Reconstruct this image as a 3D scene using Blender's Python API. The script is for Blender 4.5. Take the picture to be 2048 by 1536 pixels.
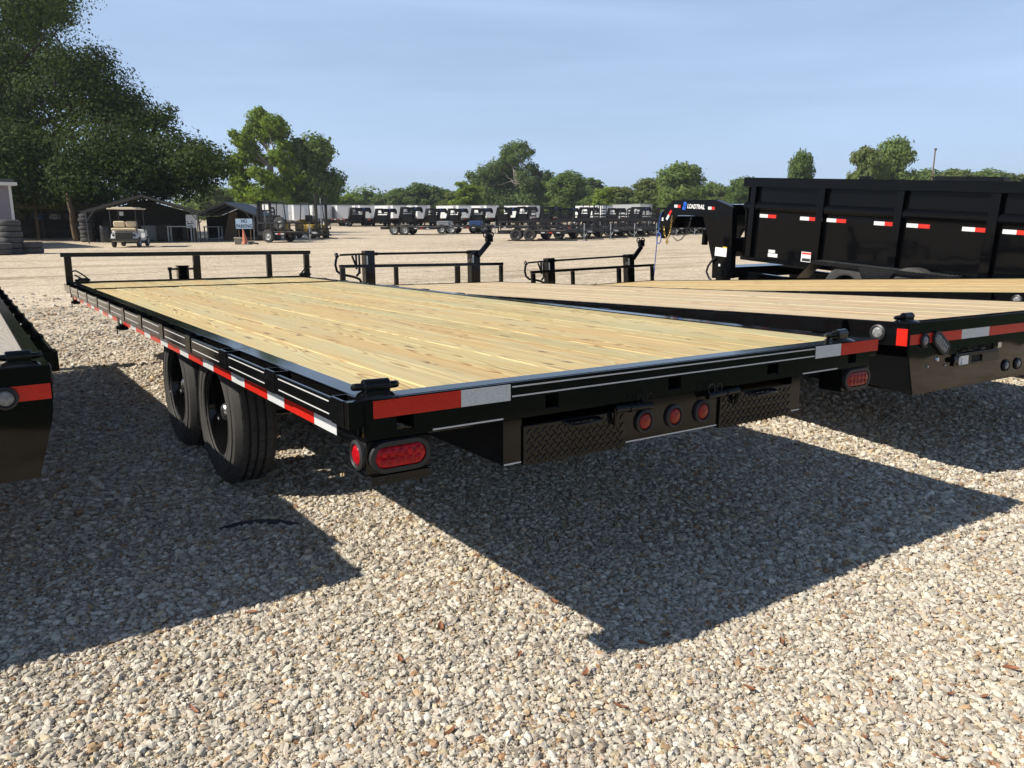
import bpy, math, random
import numpy as np
from mathutils import Vector, Matrix, Euler

random.seed(7)
rng = np.random.default_rng(11)
PI = math.pi
scene = bpy.context.scene
for o in list(bpy.data.objects):
    bpy.data.objects.remove(o)
COL = scene.collection

# ------------------------------------------------------------------ camera
CAM = Vector((-0.8356, -2.0364, 1.4413))
YAW, PITCH, FPX = 0.59955, 0.2069, 1600.57          # focal length in pixels of a 2048 px wide picture
cd = bpy.data.cameras.new('camera')
cd.sensor_width = 36.0
cd.lens = FPX / 2048 * 36.0
cd.clip_start, cd.clip_end = 0.05, 5000
cam = bpy.data.objects.new('camera', cd)
COL.objects.link(cam)
cam.location = CAM
cam.rotation_euler = (PI / 2 - PITCH, 0, -YAW)
scene.camera = cam

# ------------------------------------------------------------------ sky, sun, exposure
SUN_DIR = Vector((1.08, -0.34, -1.0)).normalized()    # direction in which the light travels
sun_el = math.asin(-SUN_DIR.z)
sun_az = math.atan2(-SUN_DIR.x, -SUN_DIR.y)           # clockwise from +Y, towards the sun
world = bpy.data.worlds.new('World')
scene.world = world
world.use_nodes = True
wn, wl = world.node_tree.nodes, world.node_tree.links
wn.clear()
w_out = wn.new('ShaderNodeOutputWorld')
w_bg = wn.new('ShaderNodeBackground')
w_bg.inputs['Strength'].default_value = 0.068
w_sky = wn.new('ShaderNodeTexSky')
w_sky.sky_type = 'NISHITA'
w_sky.sun_disc = False
w_sky.sun_elevation = sun_el
w_sky.sun_rotation = sun_az
w_sky.altitude = 60
w_sky.air_density = 1.0
w_sky.dust_density = 0.35
w_sky.ozone_density = 4.0
# thin high cloud: long soft streaks over the whole sky
w_tc = wn.new('ShaderNodeTexCoord')
w_map = wn.new('ShaderNodeMapping')
w_map.inputs['Rotation'].default_value = (0.0, 0.10, 0.5)
w_map.inputs['Scale'].default_value = (0.8, 1.1, 7.5)
w_n = wn.new('ShaderNodeTexNoise')
w_n.inputs['Scale'].default_value = 1.7
w_n.inputs['Detail'].default_value = 7.0
w_n.inputs['Roughness'].default_value = 0.52
w_n.inputs['Distortion'].default_value = 0.35
w_r = wn.new('ShaderNodeValToRGB')
w_r.color_ramp.elements[0].position = 0.36
w_r.color_ramp.elements[0].color = (0.56, 0.56, 0.56, 1)
w_r.color_ramp.elements[1].position = 0.70
w_r.color_ramp.elements[1].color = (0.86, 0.86, 0.86, 1)
w_mix = wn.new('ShaderNodeMix')
w_mix.data_type = 'RGBA'
w_mix.inputs['B'].default_value = (6.4, 8.5, 12.0, 1)
wl.new(w_tc.outputs['Generated'], w_map.inputs['Vector'])
wl.new(w_map.outputs['Vector'], w_n.inputs['Vector'])
wl.new(w_n.outputs['Fac'], w_r.inputs['Fac'])
# the veil thins out overhead, where the line of sight through it is short
w_sep = wn.new('ShaderNodeSeparateXYZ')
w_thin = wn.new('ShaderNodeMapRange')
w_thin.interpolation_type = 'SMOOTHSTEP'
w_thin.inputs['From Min'].default_value = 0.15
w_thin.inputs['From Max'].default_value = 0.65
w_thin.inputs['To Min'].default_value = 1.0
w_thin.inputs['To Max'].default_value = 0.06
w_mul = wn.new('ShaderNodeMath')
w_mul.operation = 'MULTIPLY'
wl.new(w_tc.outputs['Generated'], w_sep.inputs[0])
wl.new(w_sep.outputs['Z'], w_thin.inputs['Value'])
wl.new(w_r.outputs['Color'], w_mul.inputs[0])
wl.new(w_thin.outputs['Result'], w_mul.inputs[1])
wl.new(w_mul.outputs[0], w_mix.inputs['Factor'])
wl.new(w_sky.outputs['Color'], w_mix.inputs['A'])
wl.new(w_mix.outputs['Result'], w_bg.inputs['Color'])
wl.new(w_bg.outputs['Background'], w_out.inputs['Surface'])

sl = bpy.data.lights.new('sun', 'SUN')
sl.energy = 5.0
sl.angle = math.radians(0.55)
sl.color = (1.0, 0.93, 0.82)
sun = bpy.data.objects.new('sun', sl)
COL.objects.link(sun)
sun.location = (-20, 10, 30)
sun.rotation_euler = SUN_DIR.to_track_quat('-Z', 'Y').to_euler()
vs = scene.view_settings
vs.view_transform = 'Standard'
vs.look = 'None'
vs.exposure = 0.36
vs.gamma = 1.0
vs.use_curve_mapping = False
scene.render.engine = 'CYCLES'

# ------------------------------------------------------------------ ground shape and picking
FH = Vector((math.sin(YAW), math.cos(YAW), 0))
RH = Vector((math.cos(YAW), -math.sin(YAW), 0))
FW = Vector((math.sin(YAW) * math.cos(PITCH), math.cos(YAW) * math.cos(PITCH), -math.sin(PITCH)))
UP = RH.cross(FW)


def terrain(x, y):
    s = (x - CAM.x) * FH.x + (y - CAM.y) * FH.y - 27.0
    t = np.maximum(0.0, s)
    z = 0.0052 * t * t / (t + 6.0)
    near = np.exp(-((s + 22) / 16.0) ** 2)
    und = 0.013 * np.sin(x * 1.3 + 0.7) * np.cos(y * 1.1 + 0.4) + 0.008 * np.sin(x * 2.9 - y * 2.1)
    return z + und * near


def ray(px, py):
    return FW + RH * ((px - 1024) / FPX) - UP * ((py - 768) / FPX)


def at(px, depth):
    """point of the ground at a picture column and a distance along the view"""
    p = CAM + ray(px, 432) * depth
    return Vector((p.x, p.y, float(terrain(p.x, p.y))))


def ground_pick(px, py):
    d = ray(px, py)
    z = 0.0
    for _ in range(30):
        p = CAM + d * ((z - CAM.z) / d.z)
        z = 0.5 * z + 0.5 * float(terrain(p.x, p.y))
    return Vector((p.x, p.y, float(terrain(p.x, p.y))))


# ------------------------------------------------------------------ mesh building
class MB:
    """collects shapes; obj() links them as one mesh object"""

    def __init__(self, m=None):
        self.v, self.f, self.m = [], [], m

    def add(self, vs_, fs_):
        n = len(self.v)
        if self.m is not None:
            vs_ = [tuple(self.m @ Vector(p)) for p in vs_]
        self.v.extend(tuple(p) for p in vs_)
        self.f.extend(tuple(i + n for i in f) for f in fs_)
        return self

    def box(self, x0, x1, y0, y1, z0, z1, c=0.0):
        if x0 > x1: x0, x1 = x1, x0
        if y0 > y1: y0, y1 = y1, y0
        if z0 > z1: z0, z1 = z1, z0
        c = min(c, (x1 - x0) * .3, (y1 - y0) * .3, (z1 - z0) * .3)
        if c <= 0:
            v = [(x, y, z) for x in (x0, x1) for y in (y0, y1) for z in (z0, z1)]
            return self.add(v, [(0, 1, 3, 2), (4, 6, 7, 5), (0, 4, 5, 1), (2, 3, 7, 6), (0, 2, 6, 4), (1, 5, 7, 3)])
        v, idx = [], {}
        X, Y, Z = (x0, x1), (y0, y1), (z0, z1)
        for i in (0, 1):
            for j in (0, 1):
                for k in (0, 1):
                    sx, sy, sz = (1, -1)[i], (1, -1)[j], (1, -1)[k]
                    for a in range(3):
                        p = [X[i] + sx * c, Y[j] + sy * c, Z[k] + sz * c]
                        p[a] = (X[i], Y[j], Z[k])[a]
                        idx[i, j, k, a] = len(v)
                        v.append(tuple(p))
        f = []
        for a in range(3):
            b, d = (a + 1) % 3, (a + 2) % 3
            for s in (0, 1):
                q = []
                for (u, w) in ((0, 0), (1, 0), (1, 1), (0, 1)):
                    t = [0, 0, 0]
                    t[a], t[b], t[d] = s, u, w
                    q.append(idx[t[0], t[1], t[2], a])
                f.append(tuple(q if s else q[::-1]))
            for u in (0, 1):
                for w in (0, 1):
                    t0, t1 = [0, 0, 0], [0, 0, 0]
                    t0[b] = t1[b] = u
                    t0[d] = t1[d] = w
                    t1[a] = 1
                    q = [idx[(*t0, b)], idx[(*t1, b)], idx[(*t1, d)], idx[(*t0, d)]]
                    f.append(tuple(q if (u == w) else q[::-1]))
        for i in (0, 1):
            for j in (0, 1):
                for k in (0, 1):
                    q = [idx[i, j, k, 0], idx[i, j, k, 1], idx[i, j, k, 2]]
                    f.append(tuple(q if (i + j + k) % 2 else q[::-1]))
        return self.add(v, f)

    def cyl(self, p0, p1, r0, r1=None, n=14, caps=True):
        r1 = r0 if r1 is None else r1
        p0, p1 = Vector(p0), Vector(p1)
        d = (p1 - p0).normalized()
        u = d.orthogonal().normalized()
        w = d.cross(u)
        v = []
        for p, r in ((p0, r0), (p1, r1)):
            for i in range(n):
                a = 2 * PI * i / n
                v.append(p + u * (math.cos(a) * r) + w * (math.sin(a) * r))
        f = [(i, (i + 1) % n, n + (i + 1) % n, n + i) for i in range(n)]
        if caps:
            f += [tuple(range(n - 1, -1, -1)), tuple(range(n, 2 * n))]
        return self.add(v, f)

    def tube(self, pts, r, n=8, closed=False):
        pts = [Vector(p) for p in pts]
        N = len(pts)
        v, f = [], []
        prev = None
        for i, p in enumerate(pts):
            a = pts[i - 1] if (i > 0 or closed) else p
            b = pts[(i + 1) % N] if (i < N - 1 or closed) else p
            d = (b - a).normalized()
            if prev is None:
                u = d.orthogonal().normalized()
            else:
                u = (prev - d * prev.dot(d))
                u = u.normalized() if u.length > 1e-6 else d.orthogonal().normalized()
            prev = u
            w = d.cross(u)
            rr = r[i] if isinstance(r, (list, tuple)) else r
            for k in range(n):
                t = 2 * PI * k / n
                v.append(p + u * (math.cos(t) * rr) + w * (math.sin(t) * rr))
        M = N if closed else N - 1
        for i in range(M):
            for k in range(n):
                a, b = i * n, ((i + 1) % N) * n
                f.append((a + k, a + (k + 1) % n, b + (k + 1) % n, b + k))
        if not closed:
            f += [tuple(range(n - 1, -1, -1)), tuple(range((N - 1) * n, N * n))]
        return self.add(v, f)

    def prism(self, poly, axis, a0, a1):
        """polygon in the two other axes (in cyclic order) pulled along an axis"""
        n = len(poly)
        o = {'x': (1, 2, 0), 'y': (0, 2, 1), 'z': (0, 1, 2)}[axis]
        v = []
        for a in (a0, a1):
            for p in poly:
                t = [0, 0, 0]
                t[o[0]], t[o[1]], t[o[2]] = p[0], p[1], a
                v.append(tuple(t))
        f = [(i, (i + 1) % n, n + (i + 1) % n, n + i) for i in range(n)]
        f += [tuple(range(n - 1, -1, -1)), tuple(range(n, 2 * n))]
        return self.add(v, f)

    def lathe(self, prof, org, axis, n=32, closed=False):
        """profile of (radius, height) turned about an axis"""
        org, ax = Vector(org), Vector(axis).normalized()
        u = ax.orthogonal().normalized()
        w = ax.cross(u)
        v = []
        for i in range(n):
            a = 2 * PI * i / n
            e = u * math.cos(a) + w * math.sin(a)
            for r, h in prof:
                v.append(org + ax * h + e * r)
        m = len(prof)
        f = []
        for i in range(n):
            j = (i + 1) % n
            for k in range(m if closed else m - 1):
                k2 = (k + 1) % m
                f.append((i * m + k, j * m + k, j * m + k2, i * m + k2))
        return self.add(v, f)

    def mesh(self, name, smooth=None):
        me = bpy.data.meshes.new(name)
        me.from_pydata(self.v, [], self.f)
        import bmesh
        bm = bmesh.new()
        bm.from_mesh(me)
        bmesh.ops.recalc_face_normals(bm, faces=bm.faces)
        bm.to_mesh(me)
        bm.free()
        if smooth:
            me.polygons.foreach_set('use_smooth', [True] * len(me.polygons))
            me.set_sharp_from_angle(angle=math.radians(smooth))
        me.update()
        return me

    def obj(self, name, mat, parent=None, smooth=None, loc=None):
        return link(name, self.mesh(name, smooth), mat, parent, loc)


def link(name, me, mat, parent=None, loc=None):
    if mat is not None:
        me.materials.clear()
        me.materials.append(mat)
    o = bpy.data.objects.new(name, me)
    COL.objects.link(o)
    if parent is not None:
        o.parent = parent
    if loc is not None:
        o.location = loc
    return o


def share(name, me, parent=None, loc=(0, 0, 0), rot=(0, 0, 0), scale=None):
    """another object on existing mesh data"""
    o = bpy.data.objects.new(name, me)
    COL.objects.link(o)
    if parent is not None:
        o.parent = parent
    o.location = loc
    o.rotation_euler = rot
    if scale is not None:
        o.scale = scale
    return o


def tag(o, label=None, cat=None, group=None, kind=None):
    if label: o['label'] = label
    if cat: o['category'] = cat
    if group: o['group'] = group
    if kind: o['kind'] = kind
    return o


def thing(name, label, cat, loc=(0, 0, 0), rot=(0, 0, 0), group=None):
    o = bpy.data.objects.new(name, None)
    o.empty_display_size = 0.2
    COL.objects.link(o)
    o.location = loc
    o.rotation_euler = rot
    return tag(o, label, cat, group)


KIDS = {}


def kids(o):
    return [c for c in COL.objects if c.parent == o]


def copy_tree(o, loc=None, rot=None, label=None, parent=None, index=None):
    """copies a thing with its parts and their sub-parts"""
    if index is None:
        index = {}
        for c in COL.objects:
            if c.parent is not None:
                index.setdefault(c.parent.name, []).append(c)
    c = o.copy()
    COL.objects.link(c)
    c.parent = parent
    if loc is not None: c.location = loc
    if rot is not None: c.rotation_euler = rot
    if label: c['label'] = label
    for ch in index.get(o.name, []):
        copy_tree(ch, parent=c, index=index)
    return c


def T(x, y, z):
    return Matrix.Translation((x, y, z))


def text_mesh(body, size, shear=0.0, bold=0.0, spacing=1.0, thick=0.0):
    cu = bpy.data.curves.new('lettering', 'FONT')
    cu.body = body
    cu.size = size
    cu.shear = shear
    cu.offset = bold
    cu.space_character = spacing
    cu.align_x, cu.align_y = 'CENTER', 'CENTER'
    cu.extrude = thick
    cu.resolution_u = 3
    o = bpy.data.objects.new('lettering', cu)
    COL.objects.link(o)
    dg = bpy.context.evaluated_depsgraph_get()
    me = bpy.data.meshes.new_from_object(o.evaluated_get(dg))
    bpy.data.objects.remove(o)
    bpy.data.curves.remove(cu)
    return me

# ------------------------------------------------------------------ materials
MATS = {}


class NT:
    def __init__(self, name):
        self.mat = bpy.data.materials.new(name)
        self.mat.use_nodes = True
        self.t = self.mat.node_tree
        self.b = self.t.nodes['Principled BSDF']
        MATS[name] = self.mat

    def n(self, typ, **kw):
        nd = self.t.nodes.new(typ)
        for k, v in kw.items():
            if k in nd.inputs.keys():
                nd.inputs[k].default_value = v
            else:
                setattr(nd, k, v)
        return nd

    def l(self, a, b):
        self.t.links.new(a, b)

    def set(self, **kw):
        for k, v in kw.items():
            self.b.inputs[k.replace('_', ' ')].default_value = v
        return self

    def math(self, op, a, b=None, c=None):
        nd = self.n('ShaderNodeMath', operation=op)
        for i, v in enumerate((a, b, c)):
            if v is None: continue
            if isinstance(v, (int, float)):
                nd.inputs[i].default_value = v
            else:
                self.l(v, nd.inputs[i])
        return nd.outputs[0]

    def noise(self, vec, scale, detail=4, rough=.55, dist=0, dim='3D'):
        nd = self.n('ShaderNodeTexNoise', noise_dimensions=dim)
        nd.inputs['Scale'].default_value = scale
        nd.inputs['Detail'].default_value = detail
        nd.inputs['Roughness'].default_value = rough
        nd.inputs['Distortion'].default_value = dist
        if vec is not None: self.l(vec, nd.inputs['Vector'])
        return nd.outputs['Fac']

    def ramp(self, fac, stops, interp='LINEAR'):
        nd = self.n('ShaderNodeValToRGB')
        cr = nd.color_ramp
        cr.interpolation = interp
        while len(cr.elements) < len(stops): cr.elements.new(0.5)
        for e, (p, c) in zip(cr.elements, stops):
            e.position = p
            e.color = (*c, 1) if len(c) == 3 else c
        self.l(fac, nd.inputs['Fac'])
        return nd.outputs['Color']

    def mix(self, fac, a, b, blend='MIX'):
        nd = self.n('ShaderNodeMix', data_type='RGBA', blend_type=blend)
        for k, v in (('Factor', fac), ('A', a), ('B', b)):
            s = nd.inputs[k] if k != 'Factor' else nd.inputs[0]
            if k != 'Factor': s = nd.inputs[6 if k == 'A' else 7]
            if isinstance(v, (int, float)): s.default_value = v
            elif isinstance(v, tuple): s.default_value = (*v, 1)
            else: self.l(v, s)
        return nd.outputs[2]

    def bump(self, h, strength=.3, dist=.01):
        nd = self.n('ShaderNodeBump')
        nd.inputs['Strength'].default_value = strength
        nd.inputs['Distance'].default_value = dist
        self.l(h, nd.inputs['Height'])
        self.l(nd.outputs['Normal'], self.b.inputs['Normal'])

    def coord(self, which='Object'):
        return self.n('ShaderNodeTexCoord').outputs[which]

    def mapped(self, vec, scale):
        nd = self.n('ShaderNodeMapping')
        nd.inputs['Scale'].default_value = scale
        self.l(vec, nd.inputs['Vector'])
        return nd.outputs['Vector']

    def rand(self):
        return self.n('ShaderNodeObjectInfo').outputs['Random']


def plain(name, col, rough=.5, metal=0., var=.0, bump=0., bscale=60, spec=.5):
    m = NT(name)
    m.set(Roughness=rough, Metallic=metal)
    m.b.inputs['Specular IOR Level'].default_value = spec
    m.b.inputs['Base Color'].default_value = (*col, 1)
    if var or bump:
        c = m.coord()
        if var:
            f = m.noise(c, 7, 5, .6)
            m.l(m.mix(f, tuple(x * (1 - var) for x in col), tuple(min(1, x * (1 + var)) for x in col)), m.b.inputs['Base Color'])
        if bump:
            m.bump(m.noise(c, bscale, 3), bump, .004)
    return m.mat


def black_paint(name, rough=.085, wave=0., col=(.0042, .0045, .0050), dust=.22, spec=.27):
    m = NT(name)
    c = m.coord()
    m.b.inputs['Base Color'].default_value = (*col, 1)
    m.b.inputs['Specular IOR Level'].default_value = spec
    d = m.noise(c, 2.3, 6, .65)
    d2 = m.ramp(d, [(.45, (0, 0, 0)), (.8, (1, 1, 1))])
    m.l(m.mix(m.math('MULTIPLY', d2, .05 * dust), col, (.30, .27, .22)), m.b.inputs['Base Color'])
    r = m.math('MULTIPLY_ADD', d, rough * .8, rough * .55)
    m.l(r, m.b.inputs['Roughness'])
    h = m.noise(c, 420, 2, .5)
    h = m.math('MULTIPLY', h, .0 if wave else .008)
    if wave:
        h2 = m.noise(m.mapped(c, (1, .8, 1.3)), 1.6, 2, .4)
        h = m.math('ADD', h, m.math('MULTIPLY', h2, wave))
    m.bump(h, .35, .02 if wave else .004)
    return m.mat


BLACK = black_paint('black paint')
BLACK_WAVY = black_paint('black sheet metal', rough=.06, wave=.8, col=(.0028, .0031, .0037), dust=.06)
BLACK_DUMP = black_paint('black dump body paint', rough=.06, wave=.8, col=(.0026, .0030, .0038), dust=.03, spec=.13)
BLACK_SATIN = black_paint('black satin steel', rough=.30, dust=.6)
BLACK_DUSTY = black_paint('dusty black steel', rough=.45, col=(.02, .02, .022), dust=2.)
DARK_METAL = plain('dark bare metal', (.05, .05, .052), .45, .6, .3)
HOLE = plain('dark interior', (.004, .004, .004), .9)
RUBBER = plain('black rubber', (.013, .013, .014), .55, 0, .2, .15, 90)
CHROME = plain('bright metal', (.62, .62, .62), .25, 1., .1)
GALV = plain('galvanised steel', (.34, .36, .37), .5, .6, .2)
DULL_STEEL = plain('dull grey steel tube', (.14, .145, .15), .6, .3, .25)
GOLD = plain('yellow zinc chain', (.55, .38, .12), .38, .8, .2)
WHITE_STRIPE = plain('white stripe', (.55, .55, .54), .5)
RED_DIA = None


def tape(name, col):
    m = NT(name)
    c = m.coord()
    v = m.n('ShaderNodeTexVoronoi', feature='DISTANCE_TO_EDGE')
    v.inputs['Scale'].default_value = 170
    v.inputs['Randomness'].default_value = 0.25
    m.l(c, v.inputs['Vector'])
    e = m.ramp(v.outputs['Distance'], [(.0, (.78, .78, .78)), (.12, (1, 1, 1))])
    m.l(m.mix(1.0, col, e, 'MULTIPLY'), m.b.inputs['Base Color'])
    m.set(Roughness=.22)
    return m.mat


TAPE_RED = tape('red reflective tape', (.60, .022, .012))
TAPE_WHITE = tape('white reflective tape', (.66, .68, .68))


def lens(name, col, dots=70):
    m = NT(name)
    c = m.coord()
    v = m.n('ShaderNodeTexVoronoi')
    v.inputs['Scale'].default_value = dots
    m.l(c, v.inputs['Vector'])
    m.l(m.mix(v.outputs['Distance'], tuple(x * .6 for x in col), tuple(min(1, x * 1.5) for x in col)), m.b.inputs['Base Color'])
    m.set(Roughness=.22)
    m.b.inputs['Specular IOR Level'].default_value = .25
    m.bump(v.outputs['Distance'], .25, .003)
    return m.mat


LENS_RED = lens('red lamp lens', (.34, .003, .008), 60)
LENS_ORANGE = lens('faded red reflector', (.24, .020, .013), 160)
LENS_CLEAR = lens('clear lamp lens', (.20, .20, .20), 60)


def wood(name, light, dark, grey=None, contrast=1.0, weather=.0):
    """planks sawn from pine: growth rings of a log cut lengthwise, knots, a tone for each plank"""
    m = NT(name)
    tc = m.coord()
    rnd = m.rand()
    sep = m.n('ShaderNodeSeparateXYZ')
    m.l(tc, sep.inputs[0])
    off = m.math('MULTIPLY', rnd, 173.0)
    comb = m.n('ShaderNodeCombineXYZ')
    m.l(m.math('ADD', sep.outputs[1], off), comb.inputs[1])
    m.l(off, comb.inputs[0])
    line = comb.outputs[0]                                    # runs along the plank, other for each plank
    n1 = m.noise(line, .55, 2, .5)
    n2 = m.noise(line, .8, 2, .5, dim='3D')
    full = m.n('ShaderNodeCombineXYZ')
    m.l(m.math('ADD', sep.outputs[0], off), full.inputs[0])
    m.l(m.math('ADD', sep.outputs[1], off), full.inputs[1])
    m.l(sep.outputs[2], full.inputs[2])
    fv = full.outputs[0]
    warp = m.noise(m.mapped(fv, (6, 1.3, 6)), 1.0, 3, .55)
    cx = m.math('MULTIPLY_ADD', m.math('SUBTRACT', n1, .5), .22, m.math('MULTIPLY', m.math('SUBTRACT', m.math('FRACT', m.math('MULTIPLY', rnd, 37.7)), .5), .16))
    dx = m.math('ADD', m.math('SUBTRACT', sep.outputs[0], cx), m.math('MULTIPLY', m.math('SUBTRACT', warp, .5), .018))
    dz = m.math('MULTIPLY_ADD', m.math('SUBTRACT', n2, .35), .16, .012)
    r = m.math('SQRT', m.math('ADD', m.math('MULTIPLY', dx, dx), m.math('MULTIPLY', dz, dz)))
    ring = m.math('FRACT', m.math('MULTIPLY', r, 95.0))
    band = m.ramp(ring, [(0, (0, 0, 0)), (.5, (.10, .10, .10)), (.84, (1, 1, 1)), (.93, (.8, .8, .8)), (1, (0, 0, 0))])
    fine = m.noise(m.mapped(fv, (160, 3.0, 40)), 1.0, 3, .6)
    col = m.mix(m.math('MULTIPLY', band, .85 * contrast), light, dark)
    col = m.mix(m.math('MULTIPLY', m.math('SUBTRACT', fine, .35), .5), col, tuple(x * .62 for x in dark))
    # tone of the plank
    tone = m.ramp(m.math('FRACT', m.math('MULTIPLY', rnd, 91.3)), [(0, (.84, .88, .80)), (.3, (1.03, 1.01, .90)), (.6, (.95, .86, .76)), (.8, (1.0, .94, .86)), (1, (1.08, 1.07, .98))])
    col = m.mix(1.0, col, tone, 'MULTIPLY')
    streak = m.noise(m.mapped(fv, (34, .55, 8)), 1.0, 4, .6)
    col = m.mix(1.0, col, m.ramp(streak, [(.30, (.80, .72, .60)), (.5, (1, 1, 1)), (.72, (1.10, 1.10, 1.06))]), 'MULTIPLY')
    patch = m.noise(m.mapped(fv, (5, .8, 3)), 1.0, 4, .6)
    if grey:
        col = m.mix(m.ramp(patch, [(.42, (0, 0, 0)), (.72, (.75, .75, .75))]), col, grey)
    if weather:
        col = m.mix(weather, col, (.42, .38, .34))
    # knots and dark checks
    kn = m.n('ShaderNodeTexVoronoi', voronoi_dimensions='2D')
    kn.inputs['Scale'].default_value = 1.0
    m.l(m.mapped(fv, (6.5, 1.25, .01)), kn.inputs['Vector'])
    k = m.ramp(kn.outputs['Distance'], [(.035, (1, 1, 1)), (.075, (.35, .35, .35)), (.12, (0, 0, 0))])
    ks = m.math('MULTIPLY', k, m.ramp(m.noise(fv, 23, 3), [(.40, (0, 0, 0)), (.52, (1, 1, 1))]))
    col = m.mix(m.math('MULTIPLY', ks, .85), col, (.13, .07, .03))
    ck = m.ramp(m.noise(m.mapped(fv, (60, 2.2, 10)), 1.0, 2, .5), [(.69, (0, 0, 0)), (.73, (1, 1, 1))])
    col = m.mix(m.math('MULTIPLY', ck, .55), col, (.16, .095, .045))
    m.l(col, m.b.inputs['Base Color'])
    m.set(Roughness=.62)
    m.bump(m.math('ADD', m.math('MULTIPLY', band, .5), m.math('MULTIPLY', fine, .8)), .12, .003)
    return m.mat


WOOD_YELLOW = wood('new treated pine', (.67, .545, .275), (.34, .185, .058), grey=(.50, .47, .27), contrast=1.1)
WOOD_PINK = wood('pale pine', (.63, .515, .335), (.40, .275, .145), grey=(.55, .465, .32), contrast=.75)
WOOD_TAN = wood('tan pine', (.64, .50, .27), (.40, .255, .11), contrast=.8)
WOOD_GREY = wood('weathered pine', (.50, .43, .36), (.27, .21, .16), grey=(.40, .36, .32), contrast=.9, weather=.25)
WOOD_OLD = plain('old lumber', (.13, .09, .055), .8, 0, .4)


def tyre_mat(name, col, tread=True):
    m = NT(name)
    c = m.coord()
    f = m.noise(c, 9, 5, .65)
    m.l(m.mix(f, col, tuple(min(1, x * 2.6 + .02) for x in col)), m.b.inputs['Base Color'])
    m.set(Roughness=.75)
    m.b.inputs['Specular IOR Level'].default_value = .3
    m.bump(m.noise(c, 70, 3), .2, .004)
    return m.mat


TYRE = tyre_mat('tyre rubber', (.022, .021, .020))
TYRE_TREAD = tyre_mat('tyre tread rubber', (.028, .025, .022))
TYRE_OLD = tyre_mat('old tyre rubber', (.030, .030, .031))


def gravel_mat():
    m = NT('crushed limestone gravel')
    c = m.coord()
    cols = []
    v1 = m.n('ShaderNodeTexVoronoi')
    v1.inputs['Scale'].default_value = 62
    m.l(c, v1.inputs['Vector'])
    v2 = m.n('ShaderNodeTexVoronoi')
    v2.inputs['Scale'].default_value = 24
    m.l(c, v2.inputs['Vector'])
    sp = m.n('ShaderNodeSeparateColor')
    m.l(v1.outputs['Color'], sp.inputs[0])
    stone = m.ramp(sp.outputs[0], [(0, (.24, .20, .15)), (.12, (.44, .38, .29)), (.45, (.58, .52, .42)), (.75, (.68, .62, .52)), (.92, (.56, .44, .29)), (1, (.40, .22, .11))])
    big = m.noise(m.mapped(c, (.5, .5, 1)), .22, 6, .62)
    mid = m.noise(c, 1.6, 8, .72)
    tone = m.ramp(m.math('ADD', m.math('MULTIPLY', big, .5), m.math('MULTIPLY', mid, .5)), [(.34, (.86, .82, .76)), (.45, (1.28, 1.27, 1.24)), (.55, (1.46, 1.45, 1.42)), (.66, (1.60, 1.60, 1.58))])
    col = m.mix(1.0, stone, tone, 'MULTIPLY')
    v3 = m.n('ShaderNodeTexVoronoi')
    v3.inputs['Scale'].default_value = 13
    m.l(c, v3.inputs['Vector'])
    s3 = m.n('ShaderNodeSeparateColor')
    m.l(v3.outputs['Color'], s3.inputs[0])
    col = m.mix(1.0, col, m.ramp(s3.outputs[1], [(0, (.78, .77, .75)), (.5, (1.03, 1.03, 1.03)), (1, (1.15, 1.15, 1.16))]), 'MULTIPLY')
    # worn wheel tracks and damp stains crossing the lot
    rot = m.n('ShaderNodeMapping')
    rot.inputs['Rotation'].default_value = (0, 0, .42)
    rot.inputs['Scale'].default_value = (.10, .95, 1)
    m.l(c, rot.inputs['Vector'])
    tr = m.noise(rot.outputs['Vector'], 1.0, 5, .6, .6)
    col = m.mix(1.0, col, m.ramp(tr, [(.34, (.62, .57, .50)), (.43, (.98, .97, .95)), (.6, (1.04, 1.03, 1.02))]), 'MULTIPLY')
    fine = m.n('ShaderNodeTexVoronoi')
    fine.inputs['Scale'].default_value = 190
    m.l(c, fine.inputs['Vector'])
    col = m.mix(.55, col, m.ramp(fine.outputs['Distance'], [(.1, (1.15, 1.15, 1.15)), (.7, (.5, .48, .45))]), 'MULTIPLY')  # fine grains darken outwards: shade between them painted into the colour
    d = m.ramp(v1.outputs['Distance'], [(.3, (1, 1, 1)), (.8, (.55, .51, .46))])  # cell edges darkened as well, painted shade in the gaps between stones
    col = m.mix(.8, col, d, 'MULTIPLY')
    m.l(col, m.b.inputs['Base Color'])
    m.set(Roughness=.9)
    m.b.inputs['Specular IOR Level'].default_value = .25
    h = m.math('ADD', m.math('MULTIPLY', v1.outputs['Distance'], -.6), m.math('MULTIPLY', v2.outputs['Distance'], -.8))
    h = m.math('ADD', h, m.math('MULTIPLY', m.noise(c, 9, 4), .8))
    m.bump(h, .55, .012)
    return m.mat


GRAVEL = gravel_mat()


def stone_mat():
    m = NT('limestone chip')
    r = m.rand()
    r2 = m.math('FRACT', m.math('MULTIPLY', r, 57.3))
    col = m.ramp(r, [(0, (.27, .24, .20)), (.08, (.39, .35, .30)), (.24, (.56, .515, .43)), (.50, (.67, .625, .53)), (.76, (.77, .735, .65)), (.84, (.62, .50, .30)), (.90, (.50, .44, .40)), (.965, (.46, .31, .17)), (1, (.34, .17, .09))])
    f = m.noise(m.coord(), 2.0, 5, .65)
    col = m.mix(m.math('MULTIPLY', f, .45), col, (.40, .31, .19))
    col = m.mix(1.0, col, m.ramp(r2, [(0, (.72, .72, .72)), (1, (1.08, 1.08, 1.08))]), 'MULTIPLY')
    m.l(col, m.b.inputs['Base Color'])
    m.set(Roughness=.85)
    m.b.inputs['Specular IOR Level'].default_value = .3
    return m.mat


STONE = stone_mat()


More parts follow.
